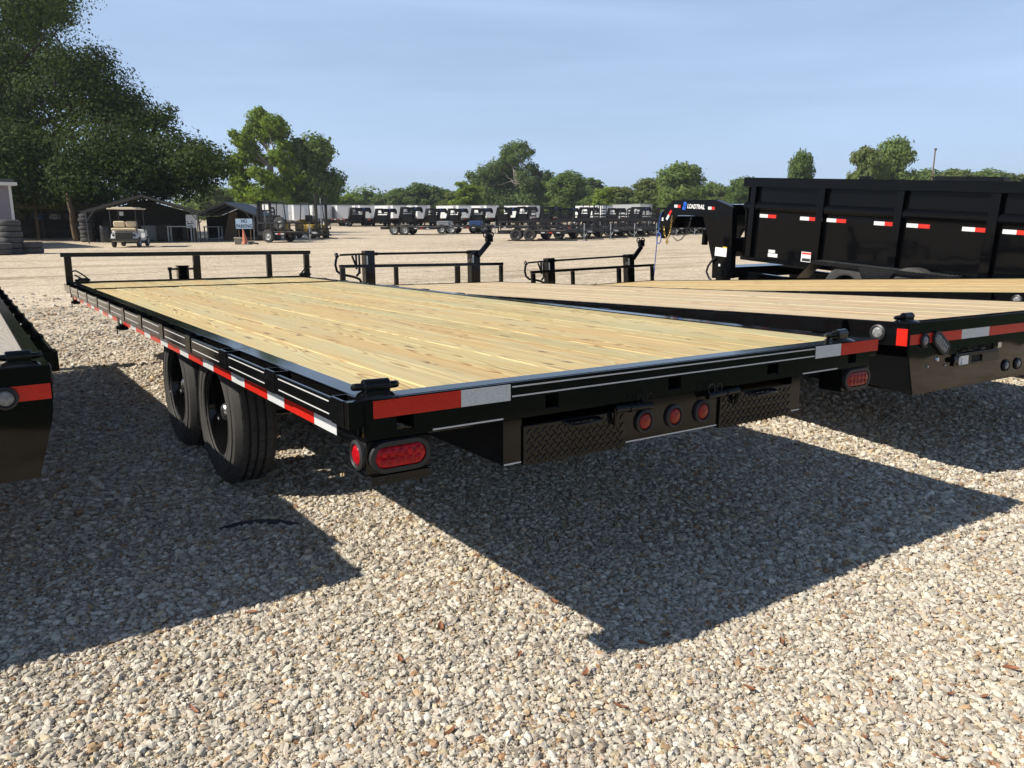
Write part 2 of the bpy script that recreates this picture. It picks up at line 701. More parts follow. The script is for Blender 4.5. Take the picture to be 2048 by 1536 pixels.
def leaf_mat(name, c0, c1, trans=.35):
    m = NT(name)
    g = m.n('ShaderNodeNewGeometry')
    f = m.noise(g.outputs['Position'], .55, 3, .6)
    f2 = g.outputs['Random Per Island']
    r = m.math('MULTIPLY', m.rand(), .3)
    fac = m.math('ADD', m.math('MULTIPLY', f, .55), m.math('ADD', m.math('MULTIPLY', f2, .35), m.math('SUBTRACT', r, .15)))
    col = m.mix(fac, c0, c1)
    m.l(col, m.b.inputs['Base Color'])
    m.set(Roughness=.7)
    m.b.inputs['Specular IOR Level'].default_value = .08
    t = m.n('ShaderNodeBsdfTranslucent')
    m.l(m.mix(1.0, col, (1.3, 1.35, .6), 'MULTIPLY'), t.inputs['Color'])
    ms = m.n('ShaderNodeMixShader')
    ms.inputs[0].default_value = trans
    m.l(m.b.outputs[0], ms.inputs[1])
    m.l(t.outputs[0], ms.inputs[2])
    m.l(ms.outputs[0], m.t.nodes['Material Output'].inputs['Surface'])
    return m.mat


LEAF_OAK = leaf_mat('oak leaves', (.020, .037, .012), (.078, .110, .036), .27)
LEAF_BRIGHT = leaf_mat('bright green leaves', (.11, .175, .026), (.29, .36, .07), .45)
LEAF_MID = leaf_mat('green leaves', (.075, .13, .040), (.225, .29, .095), .43)
LEAF_DARK = leaf_mat('dark green leaves', (.058, .102, .036), (.175, .235, .082), .40)
LEAF_OLIVE = leaf_mat('olive green leaves', (.08, .12, .040), (.225, .26, .095), .42)
BARK = plain('bark', (.045, .036, .028), .9, 0, .4, .6, 14)
BARK_PALE = plain('bleached branch', (.30, .26, .22), .9, 0, .3)
GRASS = plain('grass', (.030, .050, .013), .9, 0, .5, .5, 30)
DRY_LEAF = plain('dry leaf', (.24, .10, .045), .7, 0, .4)
WHITE_PANEL = plain('white trailer panel', (.66, .67, .67), .35, 0, .06)
GREY_PANEL = plain('grey panel', (.30, .31, .32), .4, 0, .1)
LILAC_WALL = plain('grey lilac siding', (.22, .20, .22), .8, 0, .15)
WHITE_TRIM = plain('white trim', (.62, .61, .58), .6)
ROOF_SHEET = plain('roof sheet', (.075, .077, .078), .5, .3, .3)
CREAM = plain('cream vinyl', (.62, .52, .34), .5, 0, .08)
CREAM_ROOF = plain('cream plastic roof', (.68, .60, .44), .4)
CART_WHITE = plain('white cart body', (.66, .66, .64), .3)
FORK_YELLOW = plain('dirty yellow paint', (.34, .22, .035), .55, 0, .35)
FORK_DARK = plain('dark olive machine steel', (.035, .034, .028), .5, .3, .4)
SIGN_BLUE = plain('pale blue board', (.40, .54, .70), .6, 0, .08)
SIGN_BLACK = plain('black lettering', (.015, .015, .015), .6)
CONE_ORANGE = plain('faded orange plastic', (.52, .17, .10), .6, 0, .2)
CONCRETE = plain('concrete block', (.27, .25, .20), .9, 0, .25, .5, 40)
LOGO_BLUE = plain('blue logo', (.02, .12, .62), .35)
LOGO_WHITE = plain('white lettering', (.80, .80, .80), .4)
STICKER = plain('white sticker', (.74, .74, .72), .5)
STICKER_RED = plain('red sticker print', (.62, .03, .02), .5)
STICKER_YELLOW = plain('yellow sticker print', (.75, .50, .02), .5)
ROPE_BLUE = plain('blue cable', (.03, .10, .38), .5)
BLUE_TARP = plain('blue drum', (.03, .08, .22), .5)

# ------------------------------------------------------------------ ground
def build_ground():
    rad = [0.0]
    r = 0.5
    while r < 900:
        rad.append(r)
        r *= 1.07 if r > 12 else 1.0
        r += 0.25 if r <= 12 else 0
    seg = 120
    v, f = [(CAM.x, CAM.y, float(terrain(CAM.x, CAM.y)))], []
    for R_ in rad[1:]:
        for k in range(seg):
            a = 2 * PI * k / seg
            x, y = CAM.x + R_ * math.cos(a), CAM.y + R_ * math.sin(a)
            s = (x - CAM.x) * FH.x + (y - CAM.y) * FH.y
            z = float(terrain(x, y))
            if s > 140: z = float(terrain(CAM.x + FH.x * 140, CAM.y + FH.y * 140))
            v.append((x, y, z))
    for k in range(seg):
        f.append((0, 1 + k, 1 + (k + 1) % seg))
    for i in range(len(rad) - 2):
        for k in range(seg):
            a, b = 1 + i * seg, 1 + (i + 1) * seg
            f.append((a + k, b + k, b + (k + 1) % seg, a + (k + 1) % seg))
    me = bpy.data.meshes.new('ground')
    me.from_pydata(v, [], f)
    me.polygons.foreach_set('use_smooth', [True] * len(f))
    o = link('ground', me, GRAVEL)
    tag(o, kind='structure')
    # mown grass behind the row of trailers (mirrored in their glossy rear ends)
    v, f = [], []
    nx, ny = 40, 24
    for j in range(ny + 1):
        for i in range(nx + 1):
            x = -45 + 90 * i / nx
            y = -2.75 - 0.15 * math.sin(x * .8) - 45 * (j / ny) ** 1.6
            v.append((x, y, float(terrain(x, y)) + .03))
    for j in range(ny):
        for i in range(nx):
            a = j * (nx + 1) + i
            f.append((a, a + nx + 1, a + nx + 2, a + 1))
    me = bpy.data.meshes.new('lawn')
    me.from_pydata(v, [], f)
    tag(link('lawn', me, GRASS), kind='structure')


build_ground()


def build_gravel():
    v, f, dens, siz = [], [], [], []
    rr_ = [1.1 + 0.22 * i for i in range(80)]
    th = np.linspace(-.72, .72, 120)
    for r in rr_:
        for t in th:
            a = YAW + t
            x, y = CAM.x + r * math.sin(a), CAM.y + r * math.cos(a)
            v.append((x, y, float(terrain(x, y))))
            d = 44000 if r < 2.7 else 44000 * (2.7 / r) ** 2.05
            if r > 8: d *= max(0, (18.6 - r) / 10.6) ** 1.3
            nz = .5 + .5 * math.sin(x * 2.1 + 1.3 * math.sin(y * 1.7)) * math.cos(y * 2.6 + 1.1 * math.sin(x * 1.4 + .5))
            nz2 = .5 + .5 * math.sin(x * 6.3 + 2 * math.sin(y * 4.1)) * math.sin(y * 5.7 + x)
            dens.append(d * (.45 + .55 * nz + .3 * nz2))
            siz.append((1.0 if r < 2.7 else (r / 2.7) ** .45) * (1.15 - .3 * nz))
    n = len(th)
    for i in range(len(rr_) - 1):
        for k in range(n - 1):
            f.append((i * n + k, (i + 1) * n + k, (i + 1) * n + k + 1, i * n + k + 1))
    me = bpy.data.meshes.new('gravel')
    me.from_pydata(v, [], f)
    me.attributes.new('dens', 'FLOAT', 'POINT').data.foreach_set('value', dens)
    me.attributes.new('siz', 'FLOAT', 'POINT').data.foreach_set('value', siz)
    o = link('gravel', me, STONE)
    tag(o, 'loose pale limestone gravel covering the trailer lot', 'gravel', kind='stuff')
    ng = bpy.data.node_groups.new('gravel', 'GeometryNodeTree')
    ng.interface.new_socket('Geometry', in_out='INPUT', socket_type='NodeSocketGeometry')
    ng.interface.new_socket('Geometry', in_out='OUTPUT', socket_type='NodeSocketGeometry')
    N, L = ng.nodes.new, ng.links.new
    gi, go = N('NodeGroupInput'), N('NodeGroupOutput')
    dist = N('GeometryNodeDistributePointsOnFaces')
    L(gi.outputs[0], dist.inputs['Mesh'])
    na = N('GeometryNodeInputNamedAttribute')
    na.data_type = 'FLOAT'
    na.inputs['Name'].default_value = 'dens'
    L(na.outputs[0], dist.inputs['Density'])
    nb = N('GeometryNodeInputNamedAttribute')
    nb.data_type = 'FLOAT'
    nb.inputs['Name'].default_value = 'siz'
    join = N('GeometryNodeGeometryToInstance')
    for k in range(6):
        ico = N('GeometryNodeMeshIcoSphere')
        ico.inputs['Radius'].default_value = 1.0
        ico.inputs['Subdivisions'].default_value = 2
        sp = N('GeometryNodeSetPosition')
        nz = N('ShaderNodeTexNoise')
        nz.noise_dimensions = '4D'
        nz.inputs['Scale'].default_value = 1.0
        nz.inputs['Detail'].default_value = 2.0
        nz.inputs['W'].default_value = 3.1 * k + 1
        pos = N('GeometryNodeInputPosition')
        L(pos.outputs[0], nz.inputs['Vector'])
        sub = N('ShaderNodeVectorMath')
        sub.operation = 'SUBTRACT'
        sub.inputs[1].default_value = (.5, .5, .5)
        L(nz.outputs['Color'], sub.inputs[0])
        sc = N('ShaderNodeVectorMath')
        sc.operation = 'SCALE'
        sc.inputs['Scale'].default_value = 2.1
        L(sub.outputs[0], sc.inputs[0])
        L(ico.outputs[0], sp.inputs['Geometry'])
        L(sc.outputs[0], sp.inputs['Offset'])
        sm = N('GeometryNodeSetMaterial')
        sm.inputs['Material'].default_value = STONE
        L(sp.outputs[0], sm.inputs['Geometry'])
        ss = N('GeometryNodeSetShadeSmooth')
        ss.inputs['Shade Smooth'].default_value = k == 5
        L(sm.outputs[0], ss.inputs['Geometry'])
        L(ss.outputs[0], join.inputs[0])
    iop = N('GeometryNodeInstanceOnPoints')
    L(dist.outputs['Points'], iop.inputs['Points'])
    L(join.outputs[0], iop.inputs['Instance'])
    iop.inputs['Pick Instance'].default_value = True
    ri = N('FunctionNodeRandomValue')
    ri.data_type = 'INT'
    ri.inputs['Min'].default_value = 0 if 'Min' in ri.inputs else 0
    ints = [s for s in ri.inputs if s.type == 'INT']
    ints[0].default_value, ints[1].default_value = 0, 5
    L([s for s in ri.outputs if s.type == 'INT'][0], iop.inputs['Instance Index'])
    rv = N('FunctionNodeRandomValue')
    rv.data_type = 'FLOAT_VECTOR'
    vec = [s for s in rv.inputs if s.type == 'VECTOR']
    vec[0].default_value, vec[1].default_value = (-.5, -.5, 0), (.5, .5, 6.283)
    L([s for s in rv.outputs if s.type == 'VECTOR'][0], iop.inputs['Rotation'])
    ru = N('FunctionNodeRandomValue')
    ru.data_type = 'FLOAT'
    ru.inputs['Seed'].default_value = 5
    pw = N('ShaderNodeMath')
    pw.operation = 'POWER'
    pw.inputs[1].default_value = 7.0
    L([s for s in ru.outputs if s.type == 'VALUE'][0], pw.inputs[0])
    ma = N('ShaderNodeMath')
    ma.operation = 'MULTIPLY_ADD'
    ma.inputs[1].default_value = .0128
    ma.inputs[2].default_value = .00165
    L(pw.outputs[0], ma.inputs[0])
    mu = N('ShaderNodeMath')
    mu.operation = 'MULTIPLY'
    L(ma.outputs[0], mu.inputs[0])
    L(nb.outputs[0], mu.inputs[1])
    rs = N('FunctionNodeRandomValue')
    rs.data_type = 'FLOAT_VECTOR'
    rs.inputs['Seed'].default_value = 9
    vec = [s for s in rs.inputs if s.type == 'VECTOR']
    vec[0].default_value, vec[1].default_value = (.75, .7, .42), (1.55, 1.15, .8)
    sv = N('ShaderNodeVectorMath')
    sv.operation = 'SCALE'
    L([s for s in rs.outputs if s.type == 'VECTOR'][0], sv.inputs[0])
    L(mu.outputs[0], sv.inputs['Scale'])
    L(sv.outputs[0], iop.inputs['Scale'])
    # stones lie at uneven heights, some half buried and some on top of others
    tz = N('GeometryNodeTranslateInstances')
    tv = N('FunctionNodeRandomValue')
    tv.data_type = 'FLOAT_VECTOR'
    tv.inputs['Seed'].default_value = 21
    vec = [s for s in tv.inputs if s.type == 'VECTOR']
    vec[0].default_value, vec[1].default_value = (0, 0, -.002), (0, 0, .0075)
    L(iop.outputs[0], tz.inputs['Instances'])
    L([s for s in tv.outputs if s.type == 'VECTOR'][0], tz.inputs['Translation'])
    tz.inputs['Local Space'].default_value = False
    L(tz.outputs[0], go.inputs[0])
    md = o.modifiers.new('gravel', 'NODES')
    md.node_group = ng


build_gravel()

# ------------------------------------------------------------------ shared trailer pieces
def make_wheel_meshes(r=.385, w=.225, rim=.225, tag_=''):
    """wheel turned about local x; outer side at x=0, inner at x=w"""
    t = MB()
    g = []
    prof = [(rim + .005, .02), (rim + .02, .0), (r * .70, -.004), (r * .705, -.007), (r * .72, -.007), (r * .725, -.005), (r * .80, -.006), (r * .845, -.004), (r * .85, -.008), (r * .87, -.007), (r * .875, -.002), (r * .93, .004), (r - .012, .020), (r, .036)]
    x = .036
    ribs = 4
    rw = (w - .072 - .012 * (ribs - 1)) / ribs
    for k in range(ribs):
        prof += [(r, x), (r, x + rw)]
        x += rw
        if k < ribs - 1:
            prof += [(r - .012, x + .002), (r - .012, x + .010)]
            x += .012
    prof += [(r, w - .036), (r - .012, w - .02), (r * .93, w - .004), (r * .80, w + .006), (rim + .02, w), (rim + .005, w - .02)]
    t.lathe(prof, (0, 0, 0), (1, 0, 0), 56, closed=True)
    # narrow bars across the tread
    for k in range(40):
        a = 2 * PI * k / 40
        m = Matrix.Rotation(a, 4, 'X')
        for q in range(ribs):
            x0 = .036 + q * (rw + .012) + .004
            s = MB(m @ T(0, 0, 0))
            s.box(x0, x0 + rw - .008, -.018, .018, r - .004, r + .0035)
            t.v, n = t.v + s.v, len(t.v)
            t.f += [tuple(i + n for i in f) for f in s.f]
    tm = t.mesh('tyre', 30)
    tm.materials.append(TYRE)
    rm = MB()
    rm.lathe([(rim + .012, .006), (rim + .012, .016), (rim - .006, .022), (rim - .016, .06), (rim - .02, .13), (.13, .135), (.085, .12), (.085, .13),
              (.13, .147), (rim - .01, .15), (rim + .012, w - .03), (rim + .012, w - .01)], (0, 0, 0), (1, 0, 0), 40)
    rmm = rm.mesh('rim', 30)
    rmm.materials.append(BLACK)
    hb = MB()
    hb.lathe([(.0, .035), (.03, .036), (.045, .046), (.052, .062), (.052, .085), (.066, .088), (.066, .12)], (0, 0, 0), (1, 0, 0), 20)
    hm = hb.mesh('hub', 35)
    hm.materials.append(CHROME)
    lg = MB()
    for k in range(8):
        a = 2 * PI * k / 8
        y, z = .105 * math.cos(a), .105 * math.sin(a)
        lg.cyl((.10, y, z), (.135, y, z), .011, .013, 6)
    lm = lg.mesh('lug_nuts')
    lm.materials.append(CHROME)
    return tm, rmm, hm, lm


WHEEL = make_wheel_meshes()


def wheel(parent, x, y, z, right=False, scale=1.0, meshes=None):
    """tyre with rim, hub and lug nuts; outer side faces -x (or +x when right)"""
    tm, rm, hm, lm = meshes or WHEEL
    rot = (random.uniform(0, 6), 0, PI if right else 0)
    w = share('wheel', tm, parent, (x, y, z), rot, (scale,) * 3)
    for n, me in (('rim', rm), ('hub', hm), ('lug_nuts', lm)):
        share(n, me, w)
    return w


def dring(parent, x, y, rz, flat=True):
    """forged ring lying in its weld-on clip on a round foot"""
    m = T(x, y, 0) @ Matrix.Rotation(rz, 4, 'Z') @ Matrix.Scale(1.12, 4)
    base = MB(m)
    base.lathe([(0, .011), (.042, .010), (.058, .002), (.058, 0.0)], (0, 0, 0), (0, 0, 1), 20)
    b = base.obj('tie_down', BLACK, parent, 40)
    clip = MB(m)
    clip.lathe([(0, -.036), (.015, -.036), (.018, -.033), (.018, .033), (.015, .036), (.0, .036)], (0, 0, .028), (1, 0, 0), 16)
    clip.box(-.034, .034, -.0178, .0178, .004, .026, .003)
    clip.obj('clip', BLACK, b, 40)
    ring = MB(m)
    pts = []
    for k in range(20):
        a = 2 * PI * k / 20
        pts.append((.056 * math.cos(a), .045 * math.sin(a) * (1 if math.sin(a) > 0 else .12) + .003, .027 - .010 * max(0, math.sin(a))))
    ring.tube(pts, .0098, 8, closed=True)
    ring.obj('ring', BLACK, b, 60)
    return b


def oval_ring(w, h, n=10):
    """outline of a stadium, width w and height h"""
    r = h / 2
    pts = []
    for k in range(n + 1):
        a = -PI / 2 + PI * k / n
        pts.append(((w / 2 - r) + r * math.cos(a), r * math.sin(a)))
    for k in range(n + 1):
        a = PI / 2 + PI * k / n
        pts.append((-(w / 2 - r) + r * math.cos(a), r * math.sin(a)))
    return pts


def rear_lamp(parent, x, y, z, w, h, lens_mat, rot=None, name='tail_light', depth=.014):
    """lamp facing -y: rubber grommet and lens"""
    m = T(x, y, z)
    if rot is not None: m = m @ rot
    g = MB(m)
    out, inn = oval_ring(w + .036, h + .036), oval_ring(w + .006, h + .006)
    n = len(out)
    v = [(a, 0, b) for a, b in out] + [(a * .985, -depth, b * .97) for a, b in out] + [(a, -depth, b) for a, b in inn] + [(a, -.003, b) for a, b in inn]
    f = []
    for L_ in range(3):
        for k in range(n):
            f.append((L_ * n + k, L_ * n + (k + 1) % n, (L_ + 1) * n + (k + 1) % n, (L_ + 1) * n + k))
    g.add(v, f)
    lamp = g.obj(name, RUBBER, parent, 40)
    le = MB(m)
    o1, o2 = oval_ring(w + .004, h + .004), oval_ring(w * .9, h * .86)
    v = [(a, -.003, b) for a, b in o1] + [(a, -.010, b) for a, b in o1] + [(a, -.0155, b) for a, b in o2]
    f = [tuple(range(2 * n, 3 * n))]
    for L_ in range(2):
        for k in range(n):
            f.append((L_ * n + k, L_ * n + (k + 1) % n, (L_ + 1) * n + (k + 1) % n, (L_ + 1) * n + k))
    le.add(v, f)
    # diode cells behind the lens stand out as low domes
    nc = max(3, int(w / .030))
    for i in range(nc):
        for zz in (-h * .21, h * .21):
            xx = (i - (nc - 1) / 2) * (w * .86 / nc)
            le.lathe([(.0125, -.0145), (.010, -.0185), (.005, -.0198), (0, -.020)], (xx, 0, zz), (0, 1, 0), 10)
    le.obj('lens', lens_mat, lamp, 50)
    return lamp


def round_lamp(parent, p, axis, r, lens_mat, name='marker_light', trim=None):
    p, ax = Vector(p), Vector(axis)
    g = MB()
    g.lathe([(r * 1.55, 0), (r * 1.5, .010), (r * 1.2, .014), (r * 1.06, .010), (r * 1.03, .002)], p, ax, 24)
    lamp = g.obj(name, trim or RUBBER, parent, 50)
    le = MB()
    le.lathe([(r * 1.03, .002), (r * 1.0, .009), (r * .7, .0135), (0, .015)], p, ax, 24)
    le.obj('lens', lens_mat, lamp, 60)
    return lamp


PLANK_CACHE = {}


def planks(parent, x0, x1, y0, y1, n, mat, thick=.038):
    """floor boards side by side, each an object"""
    w = (x1 - x0) / n
    key = (round(w, 4), round(y1 - y0, 3), mat.name)
    if key not in PLANK_CACHE:
        b = MB()
        b.box(-w / 2 + .0012, w / 2 - .0012, 0, y1 - y0, -thick, 0, .0024)
        me = b.mesh('plank')
        me.materials.append(mat)
        PLANK_CACHE[key] = me
    for i in range(n):
        share('plank', PLANK_CACHE[key], parent, (x0 + w * (i + .5), y0 + random.uniform(-.003, .003), -.004 + random.uniform(-.0025, .002)),
              (0, random.uniform(-.006, .006), 0))


def tape_run(parent, plane_x, y0, y1, z0, z1, start_white=True, face=-1, red=.295, white=.19, gap=0.):
    y = y0
    k = 0 if start_white else 1
    cache = {}
    while y < y1 - .05:
        ln = white if k % 2 == 0 else red
        ln = min(ln, y1 - y)
        key = (k % 2, round(ln, 3))
        if key not in cache:
            b = MB()
            b.box(min(0, face * .0015), max(0, face * .0015), .0005, ln - .0005, z0, z1)
            me = b.mesh('reflective_tape')
            me.materials.append(TAPE_WHITE if k % 2 == 0 else TAPE_RED)
            cache[key] = me
        share('reflective_tape', cache[key], parent, (plane_x, y, 0))
        y += ln + gap
        k += 1


def side_rail(root, L, W, right=False, ystart=.0, s=.608, stripes=True, n=None):
    """rub rail carried on stake pockets, outside the frame channel"""
    def X(a):
        return W - a if right else a
    rub = MB()
    rub.box(X(0), X(.010), ystart + .02, L, -.078, -.006, .002)
    rub.obj('rub_rail', BLACK, root)
    pk = MB()
    t = .005
    pk.box(0, .052, 0, t, -.078, 0, .001)
    pk.box(0, .052, .095, .095 + t, -.078, 0, .001)
    pk.box(-.0035, t, t, .095, -.078, 0, .001)
    pk.box(.047, .0525, t, .095, -.078, 0, .001)
    me = pk.mesh('stake_pocket')
    me.materials.append(BLACK)
    st = MB()
    st.box(-.0012, 0, .0, .455, -.0018, .0018)
    sm = st.mesh('pinstripe')
    sm.materials.append(WHITE_STRIPE)
    cnt = int((L - ystart) / s) + 1
    for i in range(cnt):
        y = ystart + .022 + i * s
        if y + .1 > L: break
        share('stake_pocket', me, root, (X(.0), y, 0), scale=(-1, 1, 1) if right else None)
        if stripes and y + .6 < L:
            for z in (-.019, -.057):
                share('pinstripe', sm, root, (X(.0), y + .118, z), scale=(-1, 1, 1) if right else None)


def under_frame(root, L, W, y_axles, zw, meshes=None, ws=1.0, x_out=.20, yb=1.78, zb=-.34):
    """two main beams, cross members, axles and wheels below the deck"""
    for x in (.72, W - .72):
        b = MB()
        b.box(x - .006, x + .006, yb, L + .2, zb, -.13)
        b.box(x - .06, x + .06, yb, L + .2, -.142, -.13)
        b.box(x - .06, x + .06, yb, L + .2, zb - .01, zb)
        b.obj('main_beam', BLACK_SATIN, root)
    cm = MB()
    cm.box(.125, W - .125, -.02, .02, -.125, -.045, .003)
    me = cm.mesh('cross_member')
    me.materials.append(BLACK_SATIN)
    for i in range(int((L - .4) / .406)):
        share('cross_member', me, root, (0, .38 + .406 * i, 0))
    for y in y_axles:
        a = MB()
        a.cyl((x_out + .13, y, zw), (W - x_out - .13, y, zw), .05, n=14)
        a.box(.70, .78, y - .25, y + .25, zw + .055, zw + .085, .004)
        a.box(W - .78, W - .70, y - .25, y + .25, zw + .055, zw + .085, .004)
        a.obj('axle', BLACK_SATIN, root, 40)
        wheel(root, x_out, y, zw, scale=ws)
        wheel(root, W - x_out, y, zw, right=True, scale=ws)


def headboard(root, L, W, zt, posts, tube_w=.05, h=.042, x0=-.01, x1=None):
    x1 = W if x1 is None else x1
    b = MB()
    b.box(x0, x1, L - .03, L + .025, zt - h, zt, .003)
    o = b.obj('headboard', BLACK, root)
    for xa, xb in posts:
        p = MB()
        p.box(xa, xb, L - .028, L + .022, -.10, zt - h - .001, .003)
        p.obj('post', BLACK, o)
    return o

# ------------------------------------------------------------------ the near flatbed trailer
W1, L1 = 2.59, 7.23


def build_main():
    root = thing('flatbed_trailer', 'black tandem flatbed trailer with bright yellow new plank deck and oval red tail lights', 'trailer',
                 (0.013, 0.019, 0.931))
    tilt = Matrix.Rotation(-.026, 3, RH)
    root.rotation_euler = tilt.to_euler()
    W, L = W1, L1
    WX0, WX1 = .125, 2.455
    # --- frame: side channels, rear channel with stake openings, front channel
    for s in (0, 1):
        b = MB()
        xa, xb = (.055, .068) if s == 0 else (W - .068, W - .055)
        b.box(xa, xb, .062, L, -.148, 0, .002)
        b.box(min(xa, .124) if s == 0 else W - .134, .124 if s == 0 else xb, .084, L, -.0095, -.0005 + .001, .001)
        b.box(xa if s == 0 else W - .12, .12 if s == 0 else xb, .084, L, -.148, -.138)
        b.obj('side_channel', BLACK, root)
    holes = [(.150, .205), (.690, .745), (1.253, 1.318), (1.815, 1.885), (2.37, 2.43)]
    b = MB()
    x0, x1, zh0, zh1 = .052, W - .052, -.099, -.056
    b.box(x0, x1, 0, .012, zh1, 0, .0025)
    b.box(x0, x1, 0, .012, -.122, zh0, .0025)
    xs = [x0] + [v for h in holes for v in h] + [x1]
    for i in range(0, len(xs), 2):
        b.box(xs[i], xs[i + 1], .0005, .0115, zh0 - .002, zh1 + .002)
    b.box(x0, x1, .012, .084, -.0095, .0012, .001)
    b.box(x0, x1, .012, .07, -.122, -.112)
    b.obj('rear_channel', BLACK, root)
    for a, c in holes:
        p = MB()
        p.box(a - .003, a, .012, .09, zh0, zh1)
        p.box(c, c + .003, .012, .09, zh0, zh1)
        p.box(a, c, .09, .094, zh0, zh1)
        p.obj('stake_opening', BLACK_SATIN, root)
    b = MB()
    b.box(.05, W - .05, L, L + .012, -.148, .012, .002)
    b.box(.124, WX1, L - .035, L, -.009, .012, .001)
    b.obj('front_channel', BLACK, root)
    e = MB()
    e.box(.052, .060, -.004, .004, -.122, 0.0)
    for k in range(22):
        e.box(.047, .055, -.005, .003, -.118 + k * .0053, -.1155 + k * .0053)
    e.obj('weld_bead', BLACK, root)
    side_rail(root, L, W)
    side_rail(root, L, W, right=True)
    tape_run(root, .055, .224, L - .1, -.1475, -.0965)
    tape_run(root, W - .055, .224, L - .1, -.1475, -.0965, face=1)
    # --- deck
    planks(root, WX0, WX1, .085, 6.02, 13, WOOD_YELLOW)
    planks(root, WX0, WX1, 6.06, L - .036, 13, WOOD_YELLOW)
    b = MB()
    b.box(WX0, WX1, 6.024, 6.056, -.03, .004, .001)
    b.obj('floor_strip', BLACK, root)
    b = MB()
    b.box(.055, .1235, 1.286, 1.290, -.01, .0008)
    b.obj('frame_seam', HOLE, root)
    # --- rear end: white stripes, tape
    def stripe(a, c, z, y=-.0012):
        s = MB()
        s.box(a, c, y, y + .0012, z - .0024, z + .0024)
        s.obj('pinstripe', WHITE_STRIPE, root)
    stripe(.557, 2.122, -.0135)
    stripe(.557, 2.122, -.0445)
    stripe(.268, .522, -.1135)
    stripe(2.048, 2.292, -.1135)
    for a, c, m in ((.076, .367, TAPE_RED), (.367, .550, TAPE_WHITE), (2.127, 2.307, TAPE_WHITE), (2.307, 2.592, TAPE_RED)):
        s = MB()
        s.box(a + .0004, c - .0004, -.0022, -.0002, -.0565, -.0045)
        s.obj('reflective_tape', m, root)
    # corner block behind the tape at the right, as the left one
    for s in (0, 1):
        c = MB()
        x = (.0, .053) if s == 0 else (W - .053, W)
        c.box(x[0], x[1], .0008, .022, -.078, -.0006, .002)
        c.obj('corner_block', BLACK, root)
    # --- ramp housing under the rear channel
    h = MB()
    h.box(.525, .531, .004, 1.75, -.270, -.123)
    h.box(2.036, 2.042, .004, 1.75, -.270, -.123)
    h.box(.531, .597, .004, .010, -.270, -.123)
    h.box(1.047, 1.530, .004, .010, -.270, -.123)
    h.box(1.982, 2.036, .004, .010, -.270, -.123)
    h.box(.531, 2.036, .02, 1.75, -.270, -.264)
    h.obj('ramp_housing', BLACK, root)
    stripe(.527, .594, -.2675, .0028)
    stripe(1.05, 1.527, -.2675, .0028)
    stripe(1.985, 2.04, -.2675, .0028)
    for ra, rb in ((.597, 1.047), (1.530, 1.982)):
        r = MB()
        r.box(ra + .002, rb - .002, -.006, 1.6, -.280, -.147, .002)
        ramp = r.obj('ramp', BLACK, root)
        d = MB()
        nx, nz = int((rb - ra) / .031), 4
        for j in range(nz + 1):
            for i in range(nx):
                for q in (0, 1):
                    cx = ra + .020 + i * .031 + q * .0155
                    cz = -.268 + j * .031 - q * .0155 + .008
                    if not (-.276 < cz < -.152) or cx > rb - .014: continue
                    m = T(cx, -.006, cz) @ Matrix.Rotation(math.radians(45 if q else -45), 4, 'Y')
                    s = MB(m)
                    n = 6
                    pts = [(-.0145, 0), (-.007, .0042), (.007, .0042), (.0145, 0), (.007, -.0042), (-.007, -.0042)]
                    v = [(a, 0, b_) for a, b_ in pts] + [(a * .7, -.0036, b_ * .4) for a, b_ in pts]
                    f = [(k, (k + 1) % n, n + (k + 1) % n, n + k) for k in range(n)] + [tuple(range(n, 2 * n))]
                    s.add(v, f)
                    nn = len(d.v)
                    d.v += s.v
                    d.f += [tuple(t + nn for t in ff_) for ff_ in s.f]
        tag(d.obj('tread_pattern', BLACK, ramp), kind='stuff')
        hd = MB()
        cx = (ra + rb) / 2 + .02
        hd.tube([(cx - .075, -.004, -.158), (cx - .062, -.035, -.162), (cx + .062, -.035, -.162), (cx + .075, -.004, -.158)], .006, 8)
        hd.box(cx - .06, cx + .06, -.04, -.032, -.168, -.160)
        hd.obj('handle', BLACK, ramp, 50)
    for x in (1.138, 1.289, 1.440):
        round_lamp(root, (x, .004, -.201), (0, -1, 0), .029, LENS_ORANGE, 'marker_light')
    # ramp latches: sliding pin in a tube, drop leg, safety clip
    for x, sgn in ((.985, 1), (1.605, -1)):
        l = MB()
        l.cyl((x - .01 * sgn, -.022, -.134), (x + .165 * sgn, -.022, -.140), .0125, n=14)
        l.cyl((x + .055 * sgn, -.022, -.1365), (x + .062 * sgn, -.022, -.1367), .0155, n=14)
        l.tube([(x - .008 * sgn, -.022, -.130), (x - .006 * sgn, -.024, -.15), (x - .004 * sgn, -.020, -.19)], .009, 8)
        l.box(x + .01 * sgn, x + .12 * sgn, -.012, .0, -.15, -.124)
        la = l.obj('ramp_latch', BLACK, root, 50)
        c = MB()
        px = x + .150 * sgn
        c.tube([(px + .018 * math.cos(a), -.03, -.112 + .020 * math.sin(a)) for a in np.linspace(-1.2, 4.3, 14)] + [(px + .002, -.032, -.18)], .0013, 6)
        c.tube([(px + .014 * math.cos(a) - .045 * sgn, -.028, -.112 + .016 * math.sin(a)) for a in np.linspace(-1.2, 4.6, 14)], .0013, 6)
        c.obj('safety_clip', DARK_METAL if sgn < 0 else BLACK_SATIN, la, 60)
